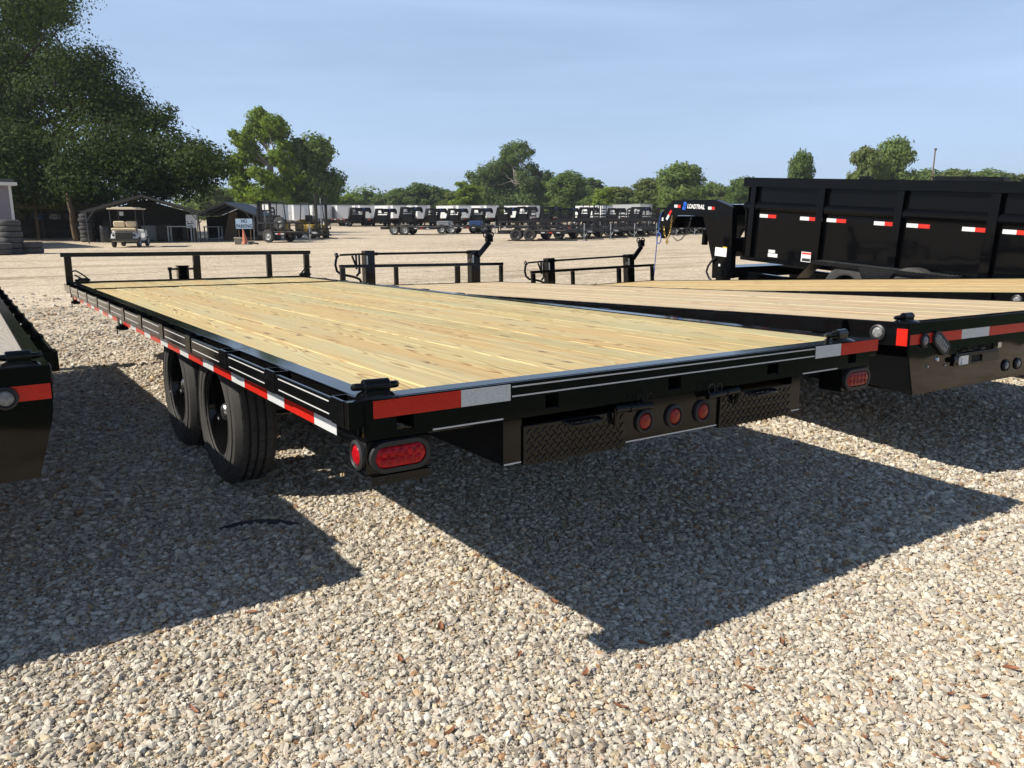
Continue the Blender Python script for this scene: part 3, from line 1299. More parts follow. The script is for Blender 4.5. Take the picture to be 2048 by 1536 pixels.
    # --- tail light boxes
    for s in (0, 1):
        m = Matrix.Identity(4) if s == 0 else (T(W, 0, 0) @ Matrix.Scale(-1, 4, (1, 0, 0)))
        b = MB(m)
        x0, x1 = .052, .256
        t = .004
        b.box(x0, x1, .000, t, -.220, -.124, .001)
        b.box(x0, x0 + t, t, .115, -.220, -.124, .001)
        b.box(x1 - t, x1, t, .115, -.220, -.124, .001)
        b.box(x0, x1, .111, .115, -.2195, -.1245)
        bx = b.obj('light_box', BLACK, root)
        fl = MB(m)
        fl.box(x0 - .012, x1 + .002, -.004, .12, -.2245, -.2205, .001)
        fl.obj('box_floor', BLACK_SATIN, bx)
        cx = .155 if s == 0 else W - .155
        rear_lamp(root, cx, -.0005, -.173, .160, .060, LENS_RED if s == 0 else LENS_ORANGE)
        if s == 0:
            round_lamp(root, (x0 - .0005, .052, -.170), (-1, 0, 0), .030, LENS_RED)
        else:
            round_lamp(root, (W - x0 + .0005, .052, -.170), (1, 0, 0), .030, LENS_RED)
    pl = MB()
    pl.prism([(-.012, -.226), (-.010, -.252), (-.007, -.252), (-.009, -.226)], 'x', .062, .082)
    pl.prism([(-.012, -.226), (-.010, -.234), (-.007, -.234), (-.009, -.226)], 'x', .082, .110)
    pl.prism([(-.0105, -.243), (-.010, -.252), (-.007, -.252), (-.0075, -.243)], 'x', .082, .110)
    pl.prism([(-.012, -.226), (-.010, -.252), (-.007, -.252), (-.009, -.226)], 'x', .110, .250)
    pl.box(.062, .25, -.012, .03, -.2275, -.2255)
    pl.obj('plate_bracket', BLACK_SATIN, root)
    # --- tie-down rings
    dring(root, .108, .046, -.12)
    dring(root, W - .225, .046, .1)
    for x in (.16, W - .10):
        d = dring(root, x, L - .10, 0.)
        c = MB()
        sg = 1 if x < 1 else -1
        c.tube([(x - .10 * sg, L - .03, .11), (x - .05 * sg, L - .05, .125), (x + .0 * sg, L - .08, .09), (x + .06 * sg, L - .10, .035), (x + .02 * sg, L - .08, .03),
                (x - .06 * sg, L - .04, .08)], .008, 8)
        c.obj('cable', RUBBER, d, 60)
    # --- headboard and jack
    headboard(root, L, W, .303, [(.020, .085), (1.262, 1.335), (2.070, 2.125), (2.515, 2.575)])
    j = MB()
    j.box(1.172, 1.288, 7.56, 7.66, -.58, .135, .004)
    j.box(1.16, 1.30, 7.55, 7.67, .135, .142, .002)
    j.box(1.19, 1.27, 7.57, 7.65, -.70, -.58, .004)
    j.box(1.13, 1.33, 7.51, 7.71, -.725, -.70, .004)
    jk = j.obj('jack', BLACK, root)
    c = MB()
    c.cyl((1.09, 7.60, .105), (1.345, 7.60, .105), .011, n=10)
    c.cyl((1.072, 7.60, .108), (1.112, 7.60, .108), .020, n=10)
    c.cyl((1.093, 7.60, .11), (1.098, 7.60, -.07), .016, n=10)
    c.obj('crank', BLACK_SATIN, jk, 50)
    # tongue
    for s in (-1, 1):
        b = MB()
        b.tube([(1.295 + s * .62, 6.6, -.25), (1.295 + s * .10, 8.9, -.25)], .07, 4)
        b.obj('tongue_beam', BLACK, root)
    b = MB()
    b.box(1.22, 1.37, 8.8, 9.1, -.33, -.18, .01)
    b.obj('coupler', BLACK, root)
    # strap winches hanging below the left side channel
    for y in (4.15, 6.86):
        w = MB()
        w.box(.028, .034, y - .035, y + .035, -.185, -.10, .002)
        w.box(.082, .088, y - .035, y + .035, -.185, -.10, .002)
        w.box(.028, .088, y - .04, y + .04, -.152, -.146)
        w.cyl((.03, y, -.172), (.086, y, -.172), .020, n=12)
        w.cyl((.03, y, -.172), (.012, y, -.172), .014, n=10)
        w.tube([(.018, y, -.19), (.016, y - .01, -.215)], .005, 6)
        w.obj('strap_winch', BLACK_SATIN, root, 40)
    zw = -.48
    under_frame(root, L, W, (2.33, 3.28), zw, x_out=.205)
    # mud guard strip between the tyres and the deck
    for x in (.20, W - .45):
        g = MB()
        g.box(x, x + .25, 1.75, 3.85, -.140, -.128, .003)
        g.obj('fender_plate', BLACK_SATIN, root)
    return root


build_main()


# ------------------------------------------------------------------ trailers with a plated rear end
def plate_trailer(loc, rot, label, wood_mat, L, W=2.59, nplank=13, wy=(2.5, 3.4), hb=True, refl='left', x_out=.2, gate=True, ws=1.0):
    root = thing('flatbed_trailer', label, 'trailer', loc, rot)
    IN = .055
    for s in (0, 1):
        b = MB()
        xa, xb = (.055, .068) if s == 0 else (W - .068, W - .055)
        b.box(xa, xb, .34, L, -.125, 0, .002)
        b.box(xa if s == 0 else W - .105, .105 if s == 0 else xb, .09, L, -.0095, .001, .001)
        b.obj('side_channel', BLACK, root)
        c = MB()
        xo = (IN - .002, IN + .012) if s == 0 else (W - IN - .012, W - IN + .002)
        c.box(xo[0], xo[1], .012, .34, -.125, 0, .002)
        c.box(IN if s == 0 else W - IN - .02, IN + .02 if s == 0 else W - IN, .333, .342, -.123, -.002, .002)
        c.box(IN if s == 0 else W - IN - .05, IN + .05 if s == 0 else W - IN, .012, .0895, -.0095, .001, .001)
        c.obj('corner_box', BLACK, root)
        side_rail(root, L, W, right=bool(s), ystart=.345, stripes=False)
        tape_run(root, .055 if s == 0 else W - .055, .6, L - .1, -.124, -.078, face=-1 if s == 0 else 1)
        # lamp and reflector on the side of the corner box
        f = -1 if s == 0 else 1
        xs = IN - .002 if s == 0 else W - IN + .002
        round_lamp(root, (xs, .178, -.060), (f, 0, 0), .030, LENS_CLEAR, 'marker_light', DARK_METAL)
        if s == 0:
            r = MB()
            r.box(xs, xs + f * .004, .008, .070, -.122, -.030, .001)
            r.obj('reflector', TAPE_RED, root)
        lo = MB()
        xx = (IN + .072, IN + .078) if s == 0 else (W - IN - .078, W - IN - .072)
        lo.prism([(.006, -.392), (.25, -.365), (1.5, -.20), (1.5, -.126), (.006, -.126)], 'x', *xx)
        lo.obj('lower_side_plate', BLACK, root)
    p = MB()
    # rear plate: full width at the top, drawn in at the bottom corners, long slot in it
    sl = [(.478, .905), (W - .905, W - .478)]
    def zb(x):
        return -.392
    a, c = IN, W - IN
    S0, S1 = .478 + IN, .905 + IN
    p.prism([(a, 0), (c, 0), (c - .004, -.165), (a + .004, -.165)], 'y', 0, .010)
    p.prism([(a + .006, -.165), (S0, -.165), (S0, -.196), (a + .012, -.196)], 'y', .0003, .0097)
    p.prism([(S1, -.165), (W - S1, -.165), (W - S1, -.196), (S1, -.196)], 'y', .0003, .0097)
    p.prism([(W - S0, -.165), (c - .006, -.165), (c - .012, -.196), (W - S0, -.196)], 'y', .0003, .0097)
    p.prism([(a + .012, -.196), (c - .012, -.196), (c - .068, -.392), (a + .068, -.392)], 'y', 0, .010)
    p.box(a, c, .010, .09, -.0095, .0012, .001)
    p.obj('rear_plate', BLACK_WAVY, root)
    b = MB()
    b.box(.13, W - .13, .011, .4, -.385, -.378)
    b.obj('belly_plate', BLACK_SATIN, root)
    w = MB()
    for k in range(20):
        w.box(IN - .003, IN + .004, -.004, .004, -.12 + k * .0062, -.1172 + k * .0062)
    w.obj('weld_bead', BLACK, root)
    y = -.0016
    for k, (x, xe) in enumerate(((a + .004, .585), (.585, .895), (.895, W - .895), (W - .895, W - .585), (W - .585, c - .004))):
        s = MB()
        s.box(x + .0004, xe - .0004, y, -.0002, -.116, -.062)
        s.obj('reflective_tape', TAPE_RED if k % 2 == 0 else TAPE_WHITE, root)
    for sx in (0, 1):
        X = (lambda a: a + IN) if sx == 0 else (lambda a: W - IN - a)
        sg = 1 if sx == 0 else -1
        round_lamp(root, (X(.141), -.0025, -.099), (0, -1, 0), .026, LENS_CLEAR)
        rear_lamp(root, X(.303), -.0025, -.124, .150, .050, LENS_CLEAR, Matrix.Rotation(sg * .62, 4, 'Y'))
        for bx, bz, br in ((.288, -.213, .016), (.193, -.245, .006), (.372, -.253, .007)):
            m = MB()
            m.lathe([(0, .010), (br * .7, .008), (br, .0), (br, -.002)], (X(bx), 0, bz), (0, -1, 0), 8)
            m.obj('bolt', CHROME, root)
        # gate bar with a hand hole and a folded paper tag
        if gate:
            g = MB()
            g.box(X(.448), X(.64), -.012, -.004, -.266, -.207, .002)
            g.box(X(.64), X(.76), -.012, -.004, -.266, -.262 + .006, .001)
            g.box(X(.64), X(.76), -.012, -.004, -.217, -.207, .001)
            g.box(X(.76), X(.958), -.012, -.004, -.266, -.207, .002)
            g.box(X(.455), X(.93), -.018, -.002, -.2065, -.1965, .003)
            g.cyl((X(.425), -.014, -.228), (X(.465), -.014, -.228), .016, n=10)
            gb = g.obj('gate_bar', BLACK_SATIN, root)
            h = MB()
            h.box(X(.645), X(.755), -.0035, -.003, -.255, -.218)
            h.obj('hand_hole', HOLE, gb)  # near-black sheet behind the opening paints the shade inside it
            t = MB()
            t.box(X(.50), X(.60), -.0145, -.0125, -.262, -.212)
            t.obj('paper_tag', STICKER, gb)
            rg = MB()
            rg.tube([(X(.505) + .022 * math.cos(a), -.017, -.238 + .024 * math.sin(a)) for a in np.linspace(0, 6.28, 14)[:-1]], .002, 6, closed=True)
            rg.obj('wire_ring', CHROME, gb, 60)
        bd = MB()
        bd.box(X(.958), X(1.0), -.002, 0, -.196, -.164)
        bd.obj('badge', CHROME, root)
        for lx in ((1.071, 1.219) if sx == 0 else (1.071,)):
            round_lamp(root, (X(lx), -.0005, -.312), (0, -1, 0), .024, LENS_CLEAR)
    planks(root, .105, W - .105, .091, L - .02, nplank, wood_mat)
    b = MB()
    b.box(.05, W - .05, L, L + .012, -.125, .004, .002)
    b.obj('front_channel', BLACK, root)
    dring(root, .30 - .16, .07, .0)
    dring(root, W - .14, .07, .0)
    # wheels stand on the ground however the deck is tilted
    R_ = Euler(rot).to_matrix()
    yw = sum(wy) / 2
    p = Vector(loc) + R_ @ Vector((W / 2, yw, 0))
    zw = (.38 * ws - p.z) / R_[2][2]
    under_frame(root, L, W, wy, zw, x_out=x_out, ws=ws, yb=1.5, zb=-.30)
    if hb:
        headboard(root, L, W, .285, [(.005, .07), (.79, .842), (1.755, 1.825), (2.515, 2.565)], x0=0, x1=2.57)
        # twin jacks turned by one shaft
        yj = L + .2
        c = Vector(loc) + R_ @ Vector((W / 2, yj, 0))
        zg = -c.z / R_[2][2] + .01
        for xa, xb in ((.43, .57), (2.115, 2.265)):
            j = MB()
            j.box(xa, xb, yj - .065, yj + .065, -.35, .47, .004)
            j.box(xa + .02, xb - .02, yj - .045, yj + .045, zg + .02, -.35, .003)
            j.box(xa - .04, xb + .04, yj - .1, yj + .1, zg, zg + .02, .003)
            j.box(xa + .03, xb - .03, yj - .069, yj - .065, -.2, .25)
            jk = j.obj('jack', BLACK, root)
            d = MB()
            d.box(xa + .012, xa + .035, yj - .067, yj - .0655, .28, .40)
            d.obj('sticker', STICKER, jk)
        s = MB()
        s.cyl((.09, yj, .412), (.425, yj, .424), .014, n=10)
        s.cyl((.575, yj, .425), (2.11, yj, .44), .0165, n=10)
        s.cyl((2.27, yj, .44), (2.33, yj, .44), .012, n=10)
        s.cyl((.60, yj, .425), (.64, yj, .4255), .022, n=10)
        s.cyl((2.06, yj, .438), (2.10, yj, .44), .022, n=10)
        s.obj('jack_shaft', BLACK_SATIN, root, 50)
        h = MB()
        h.cyl((.045, yj - .02, .39), (.045, yj + .02, .425), .026, n=10)
        h.tube([(.05, yj, .40), (.032, yj, .34), (.022, yj, .28), (.04, yj, .20), (.085, yj - .02, .155), (.16, yj - .04, .14), (.27, yj - .05, .115), (.34, yj - .05, .085), (.375, yj - .04, .03)], .0175, 8)
        h.obj('jack_crank', BLACK_SATIN, root, 60)
        h = MB()
        h.box(.285, .30, yj - .09, yj - .05, .22, .41, .002)
        h.box(.33, .345, yj - .09, yj - .05, .16, .42, .002)
        h.tube([(.235, yj - .07, .40), (.29, yj - .07, .26)], .014, 6)
        h.tube([(.335, yj - .07, .24), (.33, yj - .07, .17), (.29, yj - .07, .13)], .016, 6)
        h.obj('shift_lever', BLACK_SATIN, root, 50)
        # spare wheel carrier: slanting arm with a clamp head
        a = MB(T(2.225, yj - .09, .40) @ Matrix.Rotation(.78, 4, 'Y'))
        a.box(-.035, .035, -.02, .02, -.02, .27, .004)
        am = a.obj('carrier_arm', BLACK, root)
        hd = MB(T(2.405, yj - .09, .62))
        hd.box(-.055, .06, -.035, .035, -.035, .05, .012)
        hd.tube([(-.06 + .035 * math.cos(t), 0, .075 + .04 * math.sin(t)) for t in np.linspace(.3, 5.6, 12)], .010, 6)
        hd.tube([(.045 + .035 * math.cos(t), 0, .075 + .04 * math.sin(t)) for t in np.linspace(-2.4, 2.9, 12)], .010, 6)
        hd.box(-.05, .05, -.03, .03, .04, .085, .01)
        hd.obj('clamp_head', BLACK, am, 40)
        k = MB()
        k.tube([(2.05, yj - .08, .30), (2.06, yj - .1, .34), (2.10, yj - .09, .34), (2.10, yj - .08, .27), (2.06, yj - .08, .25)], .004, 6)
        k.obj('pin_wire', CHROME, root)
        for s in (-1, 1):
            b = MB()
            b.tube([(W / 2 + s * .75, L - .5, -.28), (W / 2 + s * .14, L + 1.6, -.30)], .07, 4)
            b.obj('tongue_beam', BLACK, root)
    return root


T2 = plate_trailer((3.225, .25, .885), Euler((-.046, .019, -.01), 'XYZ'),
                   'black flatbed trailer with pinkish pale plank deck beside the yellow-decked one', WOOD_PINK, 7.8, wy=(2.1, 2.9), ws=.86)
T3 = plate_trailer((6.36, .93, .825), Euler((-.070, -.012, -.024), 'XYZ'),
                   'black flatbed trailer with tan plank deck next to the black dump trailer', WOOD_TAN, 7.3, wy=(1.2, 2.0), ws=.80)
T0 = plate_trailer((-.565 - 2.59, 1.12, .935), Euler((-.02, .0, 0.0), 'XYZ'),
                   'black flatbed trailer with grey weathered plank deck', WOOD_GREY, 5.6, wy=(2.3, 3.2), nplank=10, ws=.95)

# ------------------------------------------------------------------ gooseneck dump trailer
def merge(dst, src):
    n = len(dst.v)
    dst.v += src.v
    dst.f += [tuple(i + n for i in f) for f in src.f]


def chain(parent, pts, mat, link_len=.045, name='chain'):
    """links along a hanging line"""
    P = [Vector(p) for p in pts]
    seg = []
    for a, b in zip(P[:-1], P[1:]):
        n = max(1, int((b - a).length / link_len))
        seg += [a.lerp(b, i / n) for i in range(n)]
    seg.append(P[-1])
    c = MB()
    for i in range(len(seg) - 1):
        a, b = seg[i], seg[i + 1]
        d = (b - a)
        u = d.normalized()
        s = u.orthogonal().normalized()
        if i % 2: s = u.cross(s)
        h, w = d.length * .72, .013
        m = (a + b) / 2
        pp = [m + u * (h * math.cos(t)) + s * (w * math.sin(t)) for t in np.linspace(0, 2 * PI, 9)[:-1]]
        c.tube(pp, .0045, 5, closed=True)
    return c.obj(name, mat, parent, 60)


def build_dump():
    P0 = CAM + ray(1493, 355) * 13.0
    yaw, pit = -.0474, .0502
    rot = Euler((pit, 0, yaw), 'XYZ')
    H = 2.0
    root = thing('dump_trailer', 'tall black gooseneck dump trailer with ribbed side walls and white lettering', 'dump trailer',
                 P0 + rot.to_matrix() @ Vector((0, 0, -H)), rot)
    M = T(0, 0, H)
    Wd, Ld = 2.15, 5.3
    zb = -1.255

    def nb():
        return MB(M)
    for s in (0, 1):
        X = (lambda a: a) if s == 0 else (lambda a: Wd - a)
        b = nb(); b.box(X(.02), X(.026), -Ld, -.08, zb, -.08); b.obj('side_panel', BLACK_DUMP, root)
        b = nb(); b.box(X(-.055), X(.05), -Ld, .0, -.142, 0, .006); b.obj('top_rail', BLACK_DUMP, root)
        b = nb()
        b.prism([(X(.02), -.372), (X(-.028), -.395), (X(-.042), -.425), (X(-.042), -.468), (X(-.028), -.50), (X(.02), -.515)], 'y', -Ld, -.045)
        b.obj('side_rib', BLACK_DUMP, root)
        for y0, y1 in ((-.18, -.27), (-1.46, -1.575), (-2.72, -2.83), (-3.97, -4.09), (-5.2, -5.3)):
            b = nb()
            b.prism([(X(.02), -.142), (X(-.052), -.142), (X(-.056), -.9), (X(-.050), zb), (X(.02), zb)], 'y', y1, y0)
            b.obj('side_post', BLACK_DUMP, root)
        b = nb(); b.box(X(-.03), X(.06), -Ld, -.05, zb - .06, zb, .004); b.obj('floor_rail', BLACK_DUMP, root)
        b = nb(); b.box(X(.36), X(.44), -Ld, .3, -1.72, -1.55, .004); b.obj('frame_rail', BLACK_DUMP, root)
    for y in (-.34, -1.13, -1.61, -2.39, -2.88, -3.64, -4.14, -4.9):
        for k, m_ in ((0, TAPE_WHITE), (1, TAPE_RED)):
            b = nb(); b.box(.0175, .0195, y - .165 * (k + 1) + .001, y - .165 * k, -.616, -.563); b.obj('reflective_tape', m_, root)
    b = nb(); b.box(.0, Wd, -.085, -.078, zb, -.05); b.obj('front_panel', BLACK_DUMP, root)
    b = nb(); b.box(-.02, Wd + .02, -.078, -.02, -.142, -.004, .005); b.obj('front_rail', BLACK_DUMP, root)
    b = nb(); b.prism([(-.078, -.37), (-.03, -.40), (-.015, -.43), (-.015, -.47), (-.03, -.50), (-.078, -.52)], 'x', -.02, Wd + .02); b.obj('front_rib', BLACK_DUMP, root)
    for x in (.03, Wd - .1):
        b = nb(); b.prism([(-.078, -.52), (-.02, -.52), (-.07, zb), (-.078, zb)], 'x', x, x + .07); b.obj('front_post', BLACK_DUMP, root)
    b = nb(); b.box(.03, Wd - .03, -Ld, -.09, zb, zb + .006); b.obj('bed_floor', BLACK_SATIN, root)
    b = nb(); b.box(.0, Wd, -Ld - .05, -Ld, zb, -.1); b.obj('tailgate', BLACK_DUMP, root)
    # tarp boxes over the far rail
    for y0, y1, z in ((-.70, -.86, .075), (-2.02, -3.05, .09), (-3.30, -4.40, .075)):
        b = nb()
        b.box(Wd - .25, Wd - .05, y1, y0, -.003, z, .012)
        if y0 < -1:
            b.tube([(Wd - .15, y0 + .02, z * .6), (Wd - .15, y0 + .10, z * .9)], .012, 6)
        b.obj('tarp_box', BLACK_SATIN, root)
    # notices on the side
    def card(y0, y1, z0, z1, mat, x=.0185, par=None):
        b = nb(); b.box(x - .001, x, y0, y1, z0, z1); return b.obj('sticker', mat, par or root)
    card(-.72, -.59, -1.155, -1.11, STICKER)
    card(-.775, -.585, -1.22, -1.165, STICKER)
    c = card(-1.42, -1.23, -1.235, -1.085, STICKER)
    card(-1.41, -1.24, -1.122, -1.095, STICKER_RED, .0170, c)
    card(-1.40, -1.25, -1.225, -1.18, DARK_METAL, .0170, c)
    # neck: two cranked beams, upright with slanting cap, gussets
    for x0, x1 in ((.05, .13), (Wd - .13, Wd - .05)):
        b = nb()
        b.prism([(1.74, -.42), (.67, -.374), (.67, -.645), (1.66, -.664), (1.93, -1.12), (1.99, -1.12), (2.027, -.94), (2.015, -.672)], 'x', x0, x1)
        b.obj('neck_beam', BLACK_DUMP, root)
        b = nb()
        b.prism([(.67, -.374), (.265, -.48), (.18, -1.66), (.60, -1.70), (.68, -.66)], 'x', x0 - .02, x1 + .02)
        b.obj('neck_upright', BLACK_DUMP, root)
        b = nb()
        b.prism([(.985, -.646), (.67, -.646), (.655, -1.45)], 'x', x0 + .025, x0 + .037)
        b.obj('gusset', BLACK_DUMP, root)
        b = nb(); b.box(x0 - .008, x1 + .008, .67, 1.67, -.668, -.650, .002); b.obj('flange', BLACK_DUMP, root)
    b = nb(); b.box(.13, Wd - .13, 1.75, 1.95, -.92, -.70, .01); b.obj('coupler_beam', BLACK_DUMP, root)
    b = nb(); b.cyl((Wd / 2, 1.88, -.95), (Wd / 2, 1.88, -1.25), .06); b.obj('coupler', BLACK_DUMP, root)
    b = nb(); b.box(.13, Wd - .13, .30, .60, -.62, -.44, .006); b.obj('cross_beam', BLACK_DUMP, root)
    b = nb(); b.box(.13, Wd - .13, .25, .55, -1.30, -1.0, .006); b.obj('tool_box', BLACK_DUMP, root)
    b = nb(); b.box(.0, Wd, .22, .55, -1.66, -1.48, .006); b.obj('front_beam', BLACK_DUMP, root)
    for x in (.06, Wd - .2):
        b = nb()
        b.box(x - .04, x + .12, .30, .50, -1.78, -1.335, .005)
        b.box(x, x + .08, .35, .45, -2.36, -1.78, .004)
        b.box(x - .06, x + .14, .27, .53, -2.385, -2.36, .004)
        j = b.obj('jack', BLACK_DUMP, root)
        b = nb(); b.box(x - .0415, x - .0405, .42, .46, -1.56, -1.44); b.obj('sticker', STICKER, j)
    card(.31, .575, -1.31, -1.165, STICKER, .0285)
    card(.31, .405, -1.163, -1.145, STICKER_YELLOW, .0285)
    b = nb(); b.tube([(.0, .52, -1.34), (.0, .60, -1.40), (.0, .68, -1.50), (.0, .71, -1.60), (.0, .64, -1.70), (.0, .55, -1.76)], .018, 8); b.obj('hose', RUBBER, root, 60)
    # tapes and lettering on the near neck beam
    for y, m_ in ((1.69, TAPE_WHITE), (1.61, TAPE_RED), (.845, TAPE_WHITE), (.755, TAPE_RED)):
        b = nb(); b.box(.0475, .0490, y - .08, y, -.545, -.495); b.obj('reflective_tape', m_, root)
    for k, m_ in ((0, TAPE_RED), (1, TAPE_WHITE)):
        mm = M @ T(.048, 1.79 + .055 * k, -.645 - .085 * k) @ Matrix.Rotation(-1.0, 4, 'X')
        b = MB(mm); b.box(-.0015, .0, -.05, .05, -.025, .025); b.obj('reflective_tape', m_, root)
    b = nb(); b.box(.0475, .049, 1.96, 2.0, -.80, -.74); b.obj('sticker', STICKER, root)
    me = text_mesh('LOADTRAIL', .115, shear=.12, bold=.0022, spacing=1.0, thick=.0008)
    me.materials.append(LOGO_WHITE)
    xs = [v.co.x for v in me.vertices]
    sx = .425 / (max(xs) - min(xs))
    for v in me.vertices:
        v.co.x *= sx
        v.co.y *= .93
    o = share('lettering', me, root, (.0485, 1.145, H - .512))
    # text plane: x of the text runs along -y, y of the text runs up, faces -x
    o.rotation_euler = Matrix(((0, 0, -1), (-1, 0, 0), (0, 1, 0))).to_euler()
    lg = nb()
    for poly in ([(1.455, -.440), (1.385, -.440), (1.385, -.515), (1.408, -.515), (1.408, -.462), (1.425, -.462), (1.425, -.52), (1.455, -.52)],
                 [(1.475, -.520), (1.440, -.527), (1.440, -.575), (1.475, -.575)],
                 [(1.425, -.527), (1.388, -.527), (1.388, -.548), (1.405, -.548), (1.405, -.58), (1.425, -.58)]):
        lg.prism(poly, 'x', .0475, .049)
    lg.obj('logo', LOGO_BLUE, root)
    # chains and breakaway cable at the coupler
    x = .02
    chain(root, [(x, 1.70, H - .70), (x, 1.715, H - .95), (x, 1.76, H - 1.09), (x, 1.80, H - 1.14), (x, 1.86, H - 1.05), (x, 1.90, H - .90)], GOLD)
    chain(root, [(x, 1.70, H - .94), (x, 1.63, H - 1.07), (x, 1.52, H - 1.13), (x, 1.42, H - 1.10), (x, 1.32, H - 1.0), (x, 1.24, H - .84), (x, 1.21, H - .72)], DARK_METAL)
    b = nb(); b.tube([(x, 1.78, -1.12), (x, 1.76, -1.17), (x, 1.79, -1.21), (x, 1.81, -1.17), (x, 1.78, -1.15)], .013, 6); b.obj('hook', GOLD, root, 60)
    b = nb()
    x = .03
    pts = [(x, 1.97, -.62), (x, 2.03, -.72), (x, 2.05, -.90), (x, 2.03, -1.05)]
    for k in range(3):
        pts += [(x - .02, 2.0 + .06 * math.cos(a), -1.12 - .10 * math.sin(a)) for a in np.linspace(0, 5.6, 12)]
    pts += [(x, 2.07, -1.15), (x, 2.08, -1.5), (x, 2.09, -1.80), (x, 2.12, -2.1)]
    b.tube(pts, .009, 6)
    b.obj('cable', ROPE_BLUE, root, 60)
    # fenders and wheels
    R_ = rot.to_matrix()
    for s in (0, 1):
        X = (lambda a: a) if s == 0 else (lambda a: Wd - a)
        f = nb()
        t = .012
        prof = [(-1.47, -1.44), (-1.70, -1.185), (-1.80, -1.165), (-3.72, -1.165), (-3.82, -1.185), (-4.05, -1.44)]
        inner = [(y, z - t) for y, z in prof]
        f.prism(prof + inner[::-1], 'x', X(-.33), X(-.05))
        f.prism([(-2.45, -1.170), (-3.05, -1.170), (-2.92, -1.36), (-2.58, -1.36)], 'x', X(-.331), X(-.327))
        f.prism([(-1.70, -1.172), (-3.82, -1.172), (-3.82, -1.215), (-1.70, -1.215)], 'x', X(-.333), X(-.329))
        fe = f.obj('fender', BLACK_SATIN, root)
        d = nb()
        for i in range(70):
            for j in range(8):
                y, xx = -1.72 - i * .03, -.315 + j * .032
                q = 1 if (i + j) % 2 else -1
                d.add([(X(xx - .010), y - .006 * q, -1.1648), (X(xx), y - .006 * q + .004, -1.1625), (X(xx + .010), y + .006 * q, -1.1648), (X(xx), y + .006 * q - .004, -1.1625)], [(0, 1, 2, 3)])
        for i in range(18):
            for j in range(6):
                y, z = -2.50 - i * .03, -1.19 - j * .028
                if z < -1.19 - .17 * 0 and not (-2.47 - .13 * ((-1.17 - z) / .19) > y > -3.03 + .13 * ((-1.17 - z) / .19)): continue
                d.add([(X(-.3315), y - .008, z - .004), (X(-.3345), y, z + .002), (X(-.3315), y + .008, z + .006), (X(-.3345), y, z - .002)], [(0, 1, 2, 3)])
        tag(d.obj('tread_pattern', CHROME if False else GALV, fe), kind='stuff')
        for y in (-2.28, -3.22):
            p = root.location + R_ @ Vector((X(-.28), y, 0))
            zz = (.385 + float(terrain(p.x, p.y)) - p.z) / R_[2][2]
            wheel(root, X(-.29), y, zz, right=bool(s))
    return root


build_dump()

# ------------------------------------------------------------------ trees
def leaf_cloud(clumps, n, size, seed, shell=.55, droop=.0):
    """leaf-sized faces spread through ellipsoid clumps; clumps = (x, y, z, rx, ry, rz, weight)"""
    r = np.random.default_rng(seed)
    c = np.array(clumps, float)
    w = c[:, 6] * (c[:, 3] * c[:, 4] + c[:, 4] * c[:, 5] + c[:, 3] * c[:, 5])
    idx = r.choice(len(c), size=n, p=w / w.sum())
    d = r.normal(size=(n, 3))
    d /= np.linalg.norm(d, axis=1)[:, None]
    rad = shell + (1 - shell) * r.random(n) ** .6
    lump = 1 + .22 * np.sin(d[:, 0] * 5.1 + idx * 1.7) * np.cos(d[:, 1] * 4.3 + idx * 2.3) + .16 * np.sin(d[:, 2] * 8 + d[:, 0] * 7 + idx)
    # fine sprays sticking out
    spray = (r.random(n) < .10) * r.random(n) * .28
    p = c[idx, :3] + d * c[idx, 3:6] * ((rad * lump + spray)[:, None])
    p[:, 2] -= droop * np.maximum(0, rad - .8)
    s = size * (.55 + .9 * r.random(n))
    nrm = d * 1.25 + r.normal(size=(n, 3)) * .5 + np.array([0, 0, .3])
    nrm /= np.linalg.norm(nrm, axis=1)[:, None]
    u = np.cross(nrm, r.normal(size=(n, 3)))
    u /= np.linalg.norm(u, axis=1)[:, None]
    v = np.cross(nrm, u)
    a = s[:, None]
    b = (s * (.45 + .4 * r.random(n)))[:, None]
    P = np.empty((n, 4, 3))
    P[:, 0] = p - u * a
    P[:, 1] = p - v * b + nrm * a * .15
    P[:, 2] = p + u * a
    P[:, 3] = p + v * b - nrm * a * .1
    me = bpy.data.meshes.new('crown')
    me.vertices.add(4 * n)
    me.vertices.foreach_set('co', P.reshape(-1))
    me.loops.add(4 * n)
    me.loops.foreach_set('vertex_index', np.arange(4 * n))
    me.polygons.add(n)
    me.polygons.foreach_set('loop_start', np.arange(0, 4 * n, 4))
    me.update(calc_edges=True)
    return me


def limb(mb, a, b, r0, r1, seed, bend=.12, n=5):
    r = random.Random(seed)
    a, b = Vector(a), Vector(b)
    L = (b - a).length
    pts, rad = [], []
    for i in range(n + 1):
        t = i / n
        p = a.lerp(b, t)
        if 0 < i < n: p += Vector((r.uniform(-1, 1), r.uniform(-1, 1), r.uniform(-.6, 1))) * L * bend * .5
        pts.append(p)
        rad.append(r0 + (r1 - r0) * t)
    mb.tube(pts, rad, 7)
    return pts


